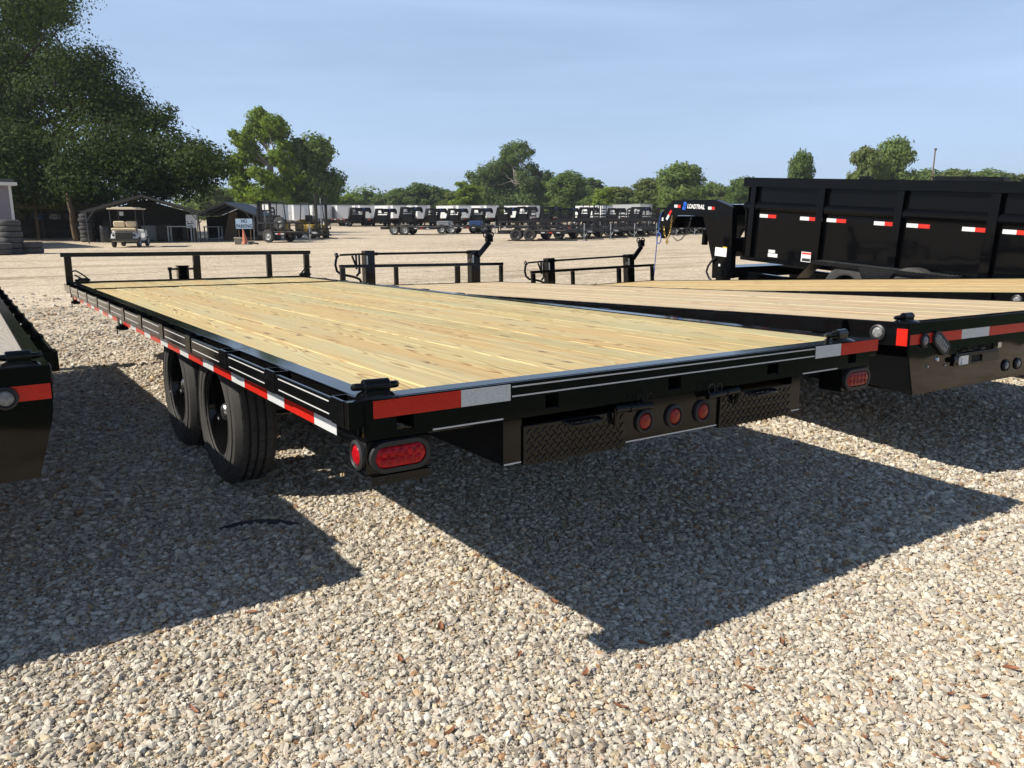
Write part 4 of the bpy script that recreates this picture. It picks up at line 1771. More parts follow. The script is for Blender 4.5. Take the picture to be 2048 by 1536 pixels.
def gen_tree(seed, h, spread, clumps_n, leaves, leaf, base=.22, kind='round', open_=.0):
    """trunk mesh and crown mesh of one tree, height h, crown radius spread"""
    r = random.Random(seed)
    tr = MB()
    limb(tr, (0, 0, -.2), (r.uniform(-.3, .3), r.uniform(-.3, .3), h * .55), h * .028, h * .014, seed, .06, 6)
    limb(tr, (0, 0, h * .5), (r.uniform(-.6, .6), r.uniform(-.6, .6), h * .88), h * .015, h * .004, seed + 1, .08, 5)
    cl = []
    for i in range(clumps_n):
        t = (i + .5) / clumps_n
        z = h * (base + (1 - base) * t ** .9 * .93)
        tt = (z / h - base) / (1 - base)
        if kind == 'round':
            rr = spread * math.sqrt(max(.05, 1 - (2 * tt - .85) ** 2 * .85))
        elif kind == 'dome':
            rr = spread * math.sqrt(max(.04, 1 - tt ** 3.2)) * (.75 + .25 * min(1, tt * 3))
        elif kind == 'tall':
            rr = spread * (1.05 - .62 * tt)
        else:
            rr = spread * (.65 + .45 * math.sin(tt * 3))
        a = i * 2.4 + r.uniform(-.5, .5)
        q = rr * r.uniform(.35, .85)
        s = spread * r.uniform(.26, .46) * (1.1 - (.1 if kind == 'dome' else .35) * tt)
        x, y = q * math.cos(a), q * math.sin(a)
        cl.append((x, y, z, s * r.uniform(.9, 1.25), s * r.uniform(.9, 1.25), s * r.uniform(.6, .9), r.uniform(.6, 1.2)))
        limb(tr, (0, 0, max(h * .18, z - q * .8)), (x, y, z), h * .009, h * .003, seed + i * 3, .14, 4)
    return tr, leaf_cloud(cl, leaves, leaf, seed, shell=.35)


TREE_MESH = {}


def tree_kind(key, mat, bark=None, **kw):
    tr, cm = gen_tree(**kw)
    tm = tr.mesh('trunk', 60)
    tm.materials.append(bark or BARK)
    cm.materials.append(mat)
    TREE_MESH[key] = (tm, cm, kw['h'])


tree_kind('mid_a', LEAF_MID, seed=21, h=12, spread=4.6, clumps_n=34, leaves=15000, leaf=.26, base=.1, kind='dome')
tree_kind('mid_b', LEAF_OLIVE, seed=33, h=12, spread=4.2, clumps_n=32, leaves=14000, leaf=.26, base=.08, kind='dome')
tree_kind('dark_a', LEAF_DARK, seed=45, h=12, spread=5.6, clumps_n=28, leaves=12000, leaf=.32, base=.08)
tree_kind('bright_a', LEAF_BRIGHT, seed=52, h=12, spread=3.8, clumps_n=22, leaves=9000, leaf=.28, base=.06, kind='tall')
tree_kind('pine_a', LEAF_DARK, seed=67, h=12, spread=2.6, clumps_n=15, leaves=3600, leaf=.26, base=.35, kind='tall')


WIDEN = 1.7


def tree(key, px, depth, top, label, group=None, width=1.0, name='tree', rz=None, sink=0.):
    """tree standing at a picture column and depth whose top reaches picture row 'top'"""
    tm, cm, h0 = TREE_MESH[key]
    p = at(px, depth)
    p.z = float(terrain(CAM.x + FH.x * min(depth, 140), CAM.y + FH.y * min(depth, 140))) - sink
    zt = CAM.z + (432 - top) / FPX * depth
    s = (zt - p.z) / h0
    t = thing(name, label, 'tree', p, (0, 0, random.uniform(0, 6.28) if rz is None else rz), group)
    t.scale = (s * width * WIDEN, s * width * WIDEN, s * 1.06)
    share('trunk', tm, t)
    share('crown', cm, t)
    return t


# --- the big live oak over the sheds: clumps laid out by the outline it has in the picture
def build_oak():
    D0 = 51.0
    base = at(-40, D0)
    root = thing('live_oak', 'huge spreading dark oak tree overhanging the sheds', 'tree', base)
    tr = MB()
    cl = []
    r = random.Random(5)

    def P(px, py, d):
        q = CAM + ray(px, py) * d - base
        return (q.x, q.y, q.z)
    spots = [(-60, -60, 7), (-10, 20, 6), (60, 20, 5.5), (95, 25, 3.0), (30, 70, 6), (-40, 90, 7), (20, 120, 6.5), (90, 120, 5), (140, 125, 4.2), (175, 140, 4.5),
             (60, 170, 6), (-30, 180, 7), (120, 190, 5.5), (190, 185, 5), (230, 195, 4.5), (255, 210, 3.6), (280, 230, 3.2), (150, 240, 5), (60, 240, 6), (-30, 270, 7),
             (215, 240, 4), (290, 255, 3.4), (310, 245, 2.6), (40, 300, 5.5), (110, 320, 5), (170, 300, 4.5), (210, 290, 4.5), (240, 315, 4.5), (280, 305, 4.2), (320, 300, 4.2), (350, 295, 3.4),
             (375, 315, 3.6), (400, 320, 3.2), (425, 330, 2.6), (360, 345, 4), (400, 355, 3), (310, 345, 4.5), (260, 350, 4), (200, 350, 4.5), (140, 360, 4.5), (90, 370, 4.2), (50, 365, 4),
             (350, 375, 2.6), (390, 378, 2.2), (432, 350, 1.8), (10, 365, 4.5), (-60, 360, 7), (300, 375, 3), (240, 380, 3), (180, 385, 3), (415, 305, 1.8), (330, 225, 1.6), (75, -20, 5)]
    spots = [q for q in spots if q[:2] not in ((150, 240),)]
    for k_ in range(46):                      # the crown goes on to the left of what the picture shows
        spots.append((-90 - 14 * k_ + r.uniform(-20, 20), r.uniform(60, 350), r.uniform(4.5, 7)))
    for i, (px, py, s) in enumerate(spots):
        d = D0 + (r.uniform(-7, -2) if py > 270 else r.uniform(-2, 7))
        x, y, z = P(px, py, d)
        k = .60
        cl.append((x, y, z, s * k * r.uniform(.8, 1.1), s * k * r.uniform(.8, 1.1), s * k * r.uniform(.5, .72), r.uniform(.7, 1.2)))
        for q in range(2):
            cl.append((x + r.uniform(-1, 1) * s * .45, y + r.uniform(-1.2, 1.2) * s * .45, z + r.uniform(-.6, .5) * s * .4, s * .27, s * .27, s * .19, 1.1))
    trunk = limb(tr, (0, 0, -.3), (0.4, .3, 5.0), 1.05, .8, 1, .04)
    mains = [(P(150, 215, D0 + 4), .36), (P(60, 120, D0 + 5), .40), (P(300, 325, D0 + 2), .30), (P(-60, 100, D0 + 2), .42), (P(230, 245, D0 + 5), .28), (P(80, 320, D0 + 5), .3), (P(380, 345, D0 + 2), .22)]
    for i, (e, rr_) in enumerate(mains):
        pts = limb(tr, (0.3, .2, 4.2 + .2 * i), e, rr_, .13, 10 + i, .12, 7)
        for k in range(8):
            c = cl[(i * 7 + k * 3) % len(cl)]
            near = min(pts[2:], key=lambda q: (q - Vector(c[:3])).length)
            if (near - Vector(c[:3])).length < 9:
                limb(tr, near, c[:3], .12, .03, 50 + i * 9 + k, .14, 5)
    tr.obj('trunk', BARK, root, 60)
    cm = leaf_cloud(cl, 330000, .088, 3, shell=.35, droop=.4)
    link('crown', cm, LEAF_OAK, root)
    return root


build_oak()

# --- two trees behind the white trailers
def build_tall_green():
    D0 = 112.0
    base = at(535, D0)
    root = thing('sycamore_tree', 'tall bright yellow-green tree with pale upper limbs rising above the white trailers', 'tree', base)
    r = random.Random(9)

    def P(px, py, d):
        q = CAM + ray(px, py) * d - base
        return (q.x, q.y, q.z)
    spots = [(520, 238, 16), (548, 248, 17), (505, 258, 12), (562, 265, 13), (485, 282, 14), (530, 270, 17), (568, 290, 10), (500, 300, 15), (475, 322, 14), (520, 320, 13),
             (558, 312, 14), (482, 350, 15), (575, 335, 12), (530, 355, 14), (490, 380, 17), (560, 375, 18), (520, 392, 18), (472, 365, 10), (590, 360, 10), (510, 345, 10), (465, 338, 8), (495, 268, 9)]
    cl, tr = [], MB()
    for i, (px, py, s) in enumerate(spots):
        c = P(px, py, D0 + r.uniform(-3, 3))
        s = s / FPX * D0 * 1.5
        cl.append((*c, s * 1.05, s * 1.05, s * .75, 1))
        cl.append((c[0] + r.uniform(-1, 1) * s, c[1] + r.uniform(-1, 1) * s, c[2] + r.uniform(-.7, .7) * s, s * .5, s * .5, s * .4, 1.1))
    top = P(540, 300, D0)
    limb(tr, (0, 0, -.2), top, .55, .30, 3, .03, 6)
    for i, c in enumerate(cl[::2]):
        limb(tr, (top[0] * .9, top[1] * .9, min(c[2] - .5, top[2] * r.uniform(.6, 1.05))), c[:3], .16, .05, i, .12, 5)
    tr.obj('trunk', BARK_PALE, root, 60)
    link('crown', leaf_cloud(cl, 42000, .17, 8, shell=.2), LEAF_BRIGHT, root)


build_tall_green()
tree('mid_a', 628, 118, 293, 'round dark green tree beside the tall yellow-green one', width=.56)
tree('dark_a', 590, 122, 320, 'dark tree half hidden behind the tall yellow-green one', width=.36)

# --- the tall ragged tree with dead limbs in the far tree line
def build_ragged():
    D0 = 190.0
    base = at(1030, D0)
    base.z = .55
    root = thing('ragged_tree', 'tallest ragged tree in the far tree line with bleached dead limbs', 'tree', base)
    r = random.Random(19)

    def P(px, py, d):
        q = CAM + ray(px, py) * d - base
        return (q.x, q.y, q.z)
    spots = [(1022, 300, 11), (1042, 294, 10), (1012, 312, 8), (1048, 310, 8), (1030, 322, 10), (1000, 335, 14), (975, 345, 13), (960, 362, 13), (990, 368, 18), (1062, 335, 8),
             (1085, 358, 12), (1092, 372, 12), (1078, 390, 14), (1020, 385, 18), (970, 395, 16), (1050, 405, 18), (1000, 410, 18), (955, 385, 10), (1070, 345, 6), (1095, 350, 6), (1075, 410, 12), (1022, 342, 9), (1046, 352, 9), (1012, 358, 13), (1052, 372, 12), (1035, 395, 16)]
    cl, tr = [], MB()
    for i, (px, py, s) in enumerate(spots):
        c = P(px, py, D0 + r.uniform(-4, 4))
        s = s / FPX * D0 * 1.95
        cl.append((*c, s, s, s * .75, 1))
        cl.append((c[0] + r.uniform(-1, 1) * s, c[1] + r.uniform(-1, 1) * s, c[2] + r.uniform(-.7, .7) * s, s * .5, s * .5, s * .4, 1.1))
    link('crown', leaf_cloud(cl, 40000, .26, 4, shell=.2), LEAF_DARK, root)
    limb(tr, (0, 0, 0), P(1034, 340, D0 - 2), .8, .4, 2, .04)
    for i, (px, py) in enumerate(((1040, 298), (1018, 315), (1060, 335), (1005, 345), (1072, 352), (1050, 318), (985, 372), (1080, 372), (1030, 300))):
        limb(tr, P(1032 + r.uniform(-4, 4), 360 + r.uniform(-8, 10), D0 - 3), P(px, py, D0 - 3), .13, .04, 40 + i, .12)
    for i in range(0):
        limb(tr, P(1040 + r.uniform(-6, 6), 388, D0 - 8), P(1045 + r.uniform(-35, 50), 398 + r.uniform(-22, 22), D0 - 9), .11, .04, 70 + i, .15)
    tr.obj('trunk', BARK_PALE, root, 60)


build_ragged()
FAR = 'trees of the far tree line'
tree('mid_a', 1132, 185, 355, 'round olive tree just right of the ragged tall tree in the far tree line', width=.82)
tree('bright_a', 1205, 170, 378, 'light green young tree in the far tree line', width=.9)
tree('mid_a', 1360, 165, 341, 'broad round tree behind the lettered gooseneck', width=.78)
tree('mid_b', 1300, 175, 362, 'tree with a domed top left of the broad round tree', width=.85)
tree('bright_a', 938, 160, 368, 'bright light green tree left of the ragged tall tree', width=1.0)
tree('mid_a', 1597, 150, 320, 'leafy treetop over the front corner of the dump trailer', width=.34)
tree('mid_b', 1722, 140, 306, 'tall leafy treetop over the dump trailer', width=.42)
tree('mid_a', 1776, 143, 298, 'tallest leafy treetop over the dump trailer', width=.44)
tree('pine_a', 1187, 210, 362, 'thin pine poking out of the far tree line')
tree('pine_a', 737, 200, 385, 'flat-topped pine above the white trailers')
tree('pine_a', 714, 205, 388, 'slim pine left of the flat-topped one')
for i, (px, top, key, w, d) in enumerate([(420, 372, 'mid_b', .8, 150), (452, 384, 'mid_a', .8, 160), (690, 392, 'bright_a', 1.2, 190), (715, 400, 'mid_a', 1., 195), (760, 398, 'mid_b', 1., 200), (790, 386, 'mid_a', .8, 200),
                                          (815, 380, 'dark_a', .85, 195), (845, 372, 'dark_a', .8, 195), (880, 384, 'mid_a', .9, 200), (910, 386, 'mid_b', .9, 190), (1165, 380, 'dark_a', .8, 195),
                                          (1235, 378, 'mid_b', 1., 185), (1262, 380, 'dark_a', .9, 190), (1330, 385, 'dark_a', .9, 180), (1425, 374, 'mid_a', .8, 190), (1450, 378, 'mid_b', .9, 185),
                                          (1485, 365, 'mid_a', .8, 180), (1530, 385, 'mid_b', .9, 190), (1660, 380, 'dark_a', .9, 190), (1840, 352, 'mid_a', .9, 190), (1905, 346, 'mid_b', .8, 185),
                                          (1960, 352, 'mid_a', .9, 190), (2010, 353, 'mid_b', .9, 190), (2060, 355, 'dark_a', .9, 190), (2120, 350, 'mid_a', .9, 190), (600, 398, 'mid_b', .9, 190), (650, 396, 'mid_a', .9, 195),
                                          (1105, 392, 'mid_a', .9, 200), (960, 395, 'mid_b', .9, 200), (1185, 396, 'mid_a', 1., 180), (1400, 390, 'dark_a', 1., 200)]):
    hue = {'mid_a': 'mid green domed', 'mid_b': 'olive green domed', 'dark_a': 'dark green rounded', 'bright_a': 'light green'}[key]
    where = 'behind the low carport' if px < 500 else ('behind the white enclosed trailers' if px < 980 else ('behind the crowded black trailers' if px < 1495 else 'beyond the dump trailer'))
    tree(key, px, d, top, hue + ' tree of the far tree line ' + where, FAR, width=w)
hedge = []
rr2 = random.Random(31)
for i in range(120):
    px = 380 + 1750 * i / 119 + rr2.uniform(-6, 6)
    p = at(px, 205 + rr2.uniform(-5, 12))
    s = rr2.uniform(2.0, 3.6)
    hedge.append((p.x, p.y, (.3 + rr2.uniform(1.2, 5.6)), s * 1.6, s * 1.6, s, 1))
tag(link('undergrowth', leaf_cloud(hedge, 55000, .38, 77, shell=.2), LEAF_MID), 'dense low green undergrowth along the foot of the far tree line', 'undergrowth', kind='stuff')

# ------------------------------------------------------------------ background: simple wheels
def simple_wheel_meshes(r=.34, w=.2, rim=.19, rim_mat=None):
    t = MB()
    t.lathe([(rim, .02), (rim + .02, 0), (r * .92, .004), (r, .03), (r, w - .03), (r * .92, w - .004), (rim + .02, w), (rim, w - .02)], (0, 0, 0), (1, 0, 0), 24, closed=True)
    tm = t.mesh('tyre', 40); tm.materials.append(TYRE)
    m = MB()
    m.lathe([(rim + .004, .012), (rim - .02, .03), (rim - .04, .06), (.10, .065), (.07, .045), (0, .04)], (0, 0, 0), (1, 0, 0), 18)
    rm = m.mesh('rim', 40); rm.materials.append(rim_mat or GALV)
    return tm, rm


SW = simple_wheel_meshes()
SW_DARK = simple_wheel_meshes(rim_mat=DARK_METAL)


def swheel(parent, x, y, z, right=False, s=1.0, meshes=None):
    tm, rm = meshes or SW
    w = share('wheel', tm, parent, (x, y, z), (0, 0, PI if right else 0), (s, s, s))
    share('rim', rm, w)
    return w


VIEW = -YAW


# ------------------------------------------------------------------ golf cart
def golf_cart(loc, rz):
    t = thing('golf_cart', 'white golf cart with cream seats and cream roof', 'golf cart', loc, (0, 0, rz))
    b = MB()
    b.box(-.56, .56, -.75, 1.15, .28, .42, .05)
    b.prism([(-.80, .42), (-.55, .74), (-.1, .76), (.05, .42)], 'x', -.56, .56)
    b.prism([(.75, .42), (.85, .80), (1.15, .72), (1.28, .42)], 'x', -.55, .55)
    b.obj('body', CART_WHITE, t)
    p = MB(); p.box(-.36, .36, -.825, -.70, .40, .68, .02); p.obj('rear_panel', FORK_DARK, t)
    for s in (-1, 1):
        l = MB(); l.lathe([(0, .02), (.06, .015), (.06, 0)], (s * .44, -.76, .55), (0, -1, .25), 12); l.obj('tail_light', DARK_METAL, t)
    c = MB(); c.box(-.52, .52, -.78, -.28, .76, .88, .05); c.obj('seat_cushion', CREAM, t)
    c = MB(); c.box(-.50, -.02, -.42, -.28, .92, 1.18, .05); c.box(.02, .50, -.42, -.28, .92, 1.18, .05); c.obj('seat_back', CREAM, t)
    r = MB()
    r.box(-.62, .62, -.80, 1.05, 1.70, 1.76, .03)
    r.box(-.45, .45, -.65, .9, 1.76, 1.80, .02)
    r.obj('canopy', CREAM_ROOF, t)
    for s in (-1, 1):
        for y0, y1 in ((-.62, -.68), (.85, .70)):
            q = MB(); q.tube([(s * .54, y0, .45), (s * .54, y1, 1.71)], .022, 6); q.obj('canopy_post', DARK_METAL, t)
    m = MB(); m.cyl((.3, .55, .85), (.3, .45, 1.05), .02); m.tube([(.3 + .17 * math.cos(a), .45 + .06 * math.sin(a), 1.05 + .15 * math.sin(a)) for a in np.linspace(0, 6.28, 14)[:-1]], .014, 6, closed=True)
    m.obj('steering_wheel', RUBBER, t)
    m = MB(); m.box(-.6, .6, -.92, -.80, .30, .40, .02); m.obj('bumper', FORK_DARK, t)
    m = MB(); m.box(-.10, .06, -.80, -.72, 1.42, 1.60); m.obj('notice', GREY_PANEL, t)
    for y in (-.42, 1.15):
        swheel(t, -.60, y, .235, s=.69)
        swheel(t, .60, y, .235, right=True, s=.69)


golf_cart(ground_pick(259, 494), VIEW + .20)


# ------------------------------------------------------------------ carports and sheds under the oak
def carport(loc, rz, w, depth, eave, ridge, label, lean=.0):
    t = thing('carport', label, 'carport', loc, (0, 0, rz))
    h = w / 2
    for y in (0, depth):
        for s in (-1, 1):
            p = MB(); p.tube([(s * h, y, 0), (s * (h + .05), y, eave)], .045, 4); p.obj('post', DULL_STEEL, t)
            p = MB(); p.tube([(s * h, y, eave - .45), (s * (h - .40), y, eave + .40 * (ridge - eave) / h - .02)], .03, 4); p.obj('brace', DULL_STEEL, t)
    n = 4
    for i in range(n):
        y = depth * i / (n - 1)
        for s in (-1, 1):
            p = MB(); p.tube([(s * (h + .25), y, eave - .25 * (ridge - eave) / h), (0, y, ridge)], .04, 4); p.obj('rafter', DULL_STEEL, t)
    for s in (-1, 1):
        k = (ridge - eave) / h
        r = MB()
        x0, x1 = s * (h + .3), 0
        z0, z1 = eave - .3 * k + .05, ridge + .05
        r.add([(x0, -.2, z0), (x1, -.2, z1), (x1, depth + .2, z1), (x0, depth + .2, z0), (x0, -.2, z0 + .03), (x1, -.2, z1 + .03), (x1, depth + .2, z1 + .03), (x0, depth + .2, z0 + .03)],
              [(0, 1, 2, 3), (7, 6, 5, 4), (0, 4, 5, 1), (1, 5, 6, 2), (2, 6, 7, 3), (3, 7, 4, 0)])
        r.obj('roof_sheet', ROOF_SHEET, t)
    b = MB(); b.prism([(-h, .05), (h, .05), (h, eave - .06), (0, ridge - .08), (-h, eave - .06)], 'y', depth - .12, depth - .09); b.obj('back_wall', FORK_DARK, t)  # dark gable closure, added to shut out light and keep the interior dark
    for s in (-1, 1):
        b = MB(); b.box(s * h - .02, s * h + .02, depth * .3, depth - .13, .1, eave - .12); b.obj('side_wall', FORK_DARK, t)
    return t


c1 = (ground_pick(193, 486) + ground_pick(388, 486)) / 2
w1 = (ground_pick(193, 486) - ground_pick(388, 486)).length
c1.z = float(terrain(c1.x, c1.y))
carport(c1, VIEW + .40, w1 * 1.02, 6.0, 1.62, 2.40, 'open metal gable carport behind the golf cart')
c2 = at(452, 44.5)
carport(c2, VIEW + .10, 2.9, 5.0, 1.45, 2.05, 'small low carport behind the no parking sign')


def bench(loc, rz, w, d, h, label, mat):
    t = thing('work_table', label, 'table', loc, (0, 0, rz))
    b = MB(); b.box(-w / 2, w / 2, -d / 2, d / 2, h - .05, h, .005); b.obj('table_top', mat, t)
    for x in (-w / 2 + .05, w / 2 - .05):
        for y in (-d / 2 + .05, d / 2 - .05):
            l = MB(); l.box(x - .03, x + .03, y - .03, y + .03, 0, h - .051); l.obj('leg', mat, t)


def offs(base, rz, x, y):
    m = Matrix.Rotation(rz, 3, 'Z')
    p = base + m @ Vector((x, y, 0))
    p.z = float(terrain(p.x, p.y))
    return p


bench(offs(c1, VIEW + .40, 1.8, .9), VIEW + .1, 1.3, .6, .85, 'grey work table under the right side of the gable carport', GALV)
bench(offs(c2, VIEW + .1, -.9, .6), VIEW, .9, .6, .8, 'small grey table under the low carport', GALV)
for k, (x, y, w, h, m_, lab) in enumerate([(1.1, 2.2, .9, .9, FORK_DARK, 'dark metal cabinet deep in the gable carport'), (-1.4, 3.0, 1.2, 1.1, FORK_DARK, 'black crate deep in the gable carport'),
                                          (.2, 3.4, .8, .8, GREY_PANEL, 'grey bin deep in the gable carport')]):
    p = offs(c1, VIEW + .40, x, y)
    t = thing('storage_box', lab, 'box', p, (0, 0, VIEW + .2 * k))
    b = MB(); b.box(-w / 2, w / 2, -.35, .35, .05, h, .02); b.obj('body', m_, t)
    b = MB(); b.box(-w / 2 - .02, w / 2 + .02, -.37, .37, h, h + .05, .01); b.obj('lid', m_, t)
    for sx in (-1, 1):
        b = MB(); b.box(sx * w * .4 - .04, sx * w * .4 + .04, -.3, .3, 0, .05); b.obj('foot', m_, t)
# pale sheet of printed board standing at the right carport post
p = offs(c1, VIEW + .40, 2.3, .5)
t = thing('poster_board', 'pale spotted board leaning by the right post of the gable carport', 'board', p, (-.08, 0, VIEW))
b = MB(); b.box(-.28, .28, 0, .02, .75, 1.45, .004); b.obj('panel', WHITE_PANEL, t)
for x in (-.22, .22):
    b = MB(); b.box(x - .02, x + .02, .02, .05, 0, 1.4); b.obj('leg', WOOD_OLD, t)
for k in range(9):
    b = MB(); x, z = random.uniform(-.2, .2), random.uniform(.8, 1.15); b.box(x - .05, x + .05, -.004, -.001, z - .02, z + .02); b.obj('print', FORK_DARK, t)
# steel drums and gas bottles among the sheds
dm = MB()
dm.lathe([(0, .88), (.27, .88), (.285, .86), (.285, .60), (.295, .59), (.285, .58), (.285, .31), (.295, .30), (.285, .29), (.285, .02), (.27, 0), (0, 0)], (0, 0, 0), (0, 0, 1), 20)
for k, (x, y, m_, lab) in enumerate(((-1.9, 1.6, DARK_METAL, 'dark steel drum left of the golf cart in the carport'), (2.0, 2.6, FORK_DARK, 'black steel drum at the back right of the gable carport'), (-.9, 1.8, ROOF_SHEET, 'grey steel drum behind the golf cart'))):
    o = share('steel_drum', dm.mesh('steel_drum', 40), None, offs(c1, VIEW + .40, x, y))
    o.data.materials.append(m_)
    tag(o, lab, 'drum')
# planks leaning inside the low carport
for k in range(5):
    p = offs(c2, VIEW + .1, -.45 + .16 * k, 1.2)
    b = MB(); b.box(-.06, .06, -.02, .02, 0, 1.6)
    o = b.obj('lumber_plank', WOOD_OLD); o.location = p; o.rotation_euler = (-.12, .22 - .05 * k, VIEW)
    tag(o, 'brown plank leaning inside the low carport', 'plank', 'planks leaning in the low carport')


def lean_to(loc, rz):
    t = thing('lean_to_shed', 'dark open lean-to shed with shelves under the oak', 'shed', loc, (0, 0, rz))
    r = MB()
    r.prism([(-.3, 2.45), (4.5, 2.75), (4.5, 2.81), (-.3, 2.51)], 'x', -3.1, 3.2)
    r.obj('roof_sheet', ROOF_SHEET, t)
    for x in (-3., -1., 1., 3.):
        for y in (0, 4.2):
            p = MB(); p.box(x - .07, x + .07, y - .07, y + .07, 0, 2.44 + y * .062); p.obj('post', WOOD_OLD, t)
    for z in (.55, 1.15, 1.75):
        p = MB(); p.box(-2.95, 2.95, .9, 1.7, z - .04, z); p.obj('shelf', FORK_DARK, t)
    p = MB(); p.box(-3., 3., 4.25, 4.3, 0, 2.6); p.obj('back_wall', FORK_DARK, t)
    p = MB(); p.box(-2.9, 2.9, .02, .08, 1.78, 2.0); p.obj('header_board', WOOD_OLD, t)


LT = at(112, 46.5)
lean_to(LT, VIEW + .45)
for k in range(14):
    x, z = -2.6 + (k % 7) * .82, (1.15, 1.75)[k // 7]
    s = random.uniform(.35, .55)
    p = offs(LT, VIEW + .45, x, 1.25)
    p.z += z + .002
    o = MB()
    o.box(-s / 2, s / 2, -.25, .25, 0, random.uniform(.25, .4), .01)
    o.box(-s / 2 - .015, s / 2 + .015, -.265, .265, .24, .27)
    o = o.obj('storage_carton', (WOOD_OLD, FORK_DARK, BLUE_TARP, GREY_PANEL, DARK_METAL)[k % 5])
    o.location, o.rotation_euler = p, (0, 0, VIEW + random.uniform(-.2, .2))
    tag(o, 'carton on the shelves of the dark lean-to shed', 'box', 'cartons on the shed shelves')
# bare trunk-like pole lit brown in front of the lean-to
p = at(147, 44.0)
o = MB()
limb(o, (0, 0, 0), (-.15, 0, 2.6), .16, .13, 4, .03, 5)
o = o.obj('wooden_pole', WOOD_OLD, smooth=60)
o.location = p
tag(o, 'brown round wooden pole standing in front of the lean-to shed', 'pole')

# ------------------------------------------------------------------ building corner at the left edge
p = at(28, 35.5)
t = thing('site_building', 'grey-lilac sided building with white corner trim', 'building', p, (0, 0, VIEW + .72))
b = MB(); b.box(-7, -.09, 0, 8, 0, 2.72); b.obj('wall', LILAC_WALL, t)
b = MB(); b.box(-.09, .02, -.02, .10, 0, 2.72); b.obj('corner_trim', WHITE_TRIM, t)
b = MB(); b.box(-7.3, .22, -.3, 8.3, 2.72, 2.86); b.obj('roof_edge', WHITE_TRIM, t)
b = MB(); b.box(-7.2, .12, -.2, 8.2, 2.86, 3.0); b.obj('roof', ROOF_SHEET, t)
for k in range(11):
    b = MB(); b.box(-6.98, -.10, -.012, 0, .2 + k * .23, .205 + k * .23); b.obj('siding_board', LILAC_WALL, t)
b = MB(); b.box(-3.2, -2.2, -.02, .0, 0, 2.05); d = b.obj('door', WHITE_TRIM, t)
b = MB(); b.lathe([(0, .06), (.03, .05), (.03, .0)], (-2.3, -.02, 1.0), (0, -1, 0), 10); b.obj('handle', CHROME, d)

# ------------------------------------------------------------------ stacks of old tyres
b = MB()
b.lathe([(.19, .03), (.20, 0), (.30, -.01), (.375, .02), (.39, .06), (.39, .15), (.375, .19), (.30, .22), (.20, .21), (.19, .18), (.25, .16), (.34, .15), (.34, .06), (.25, .05)], (0, 0, 0), (0, 0, 1), 28, closed=True)
ty = b.mesh('tyre', 40)
ty.materials.append(TYRE_OLD)


def stack(p, n, label, s=1.0, lean=0.):
    for k in range(n):
        o = share('tyre', ty, None, (p.x + random.uniform(-.04, .04), p.y + random.uniform(-.04, .04), p.z + .012 + k * .212 * s), (random.uniform(-.02, .02), random.uniform(-.02, .02), random.uniform(0, 6)), (s, s, s))
        tag(o, label, 'tyre', 'tyres of ' + label.split(' in ')[-1] if ' in ' in label else label)


stack(ground_pick(27, 508), 6, 'old black tyre in the tall stack before the lilac building')
stack(ground_pick(68, 507), 2, 'old black tyre in the low pile beside the tall tyre stack', 1.0)
stack(ground_pick(2, 510), 2, 'old black tyre in the low pile at the foot of the lilac wall', 1.0)
stack(at(-6, 33.5), 5, 'old black tyre in the rear stack against the lilac wall')
stack(at(172, 43.0), 7, 'old black tyre in the stack left of the gable carport post')
stack(at(158, 45), 5, 'old black tyre in the stack behind the brown pole')
stack(at(212, 45), 2, 'pale dusty tyre in the low pile just inside the gable carport')

# ------------------------------------------------------------------ sign, cone, block
p = at(487, 42.3)
t = thing('no_parking_sign', 'pale blue board hand-lettered NO PARKING', 'sign', p, (0, 0, VIEW + .1))
b = MB(); b.box(-.43, .43, 0, .02, .72, 1.24, .003); b.obj('board', SIGN_BLUE, t)
for x in (-.3, .3):
    b = MB(); b.box(x - .02, x + .02, .021, .06, 0, 1.2); b.obj('leg', WOOD_OLD, t)
b = MB(); b.box(-.35, .35, .06, .5, .0, .05); b.obj('foot', WOOD_OLD, t)
for body, z, w in (('NO', 1.11, .30), ('PARKING', .85, .80)):
    me = text_mesh(body, .26, bold=.004, thick=.001)
    me.materials.append(SIGN_BLACK)
    xs = [v.co.x for v in me.vertices]
    k = w / (max(xs) - min(xs))
    for v in me.vertices: v.co.x *= k
    share('lettering', me, t, (0, -.003, z), (PI / 2, 0, 0))
p = ground_pick(491, 488)
t = thing('traffic_cone', 'faded orange traffic cone leaning in front of the no parking sign', 'cone', p, (.0, -.10, VIEW))
b = MB(); b.lathe([(.0, .74), (.03, .74), (.05, .60), (.15, .06), (.16, .03)], (0, 0, 0), (0, 0, 1), 20); b.obj('cone_body', CONE_ORANGE, t, 40)
b = MB(); b.box(-.20, .20, -.20, .20, 0, .035, .01); b.obj('base', CONE_ORANGE, t)
p = ground_pick(476, 489)
o = MB(); o.box(-.16, .16, -.14, .14, 0, .34, .02); o.box(-.20, .20, -.18, .18, .27, .33, .02)
o = o.obj('concrete_block', CONCRETE); o.location, o.rotation_euler = p + Vector((0, 0, .01)), (.06, .05, VIEW + .3)
tag(o, 'tan concrete block beside the traffic cone', 'block')
p = ground_pick(503, 489)
o = MB(); o.tube([(-.3, 0, .05), (0, .05, .09), (.35, -.02, .04)], .045, 6); o.lathe([(0, .14), (.12, .10), (.16, .02), (.16, 0)], (-.1, 0, 0), (0, 0, 1), 12)
o = o.obj('scrap_metal', DARK_METAL); o.location, o.rotation_euler = p, (0, 0, VIEW)
tag(o, 'small heap of rusty scrap at the cone', 'scrap')


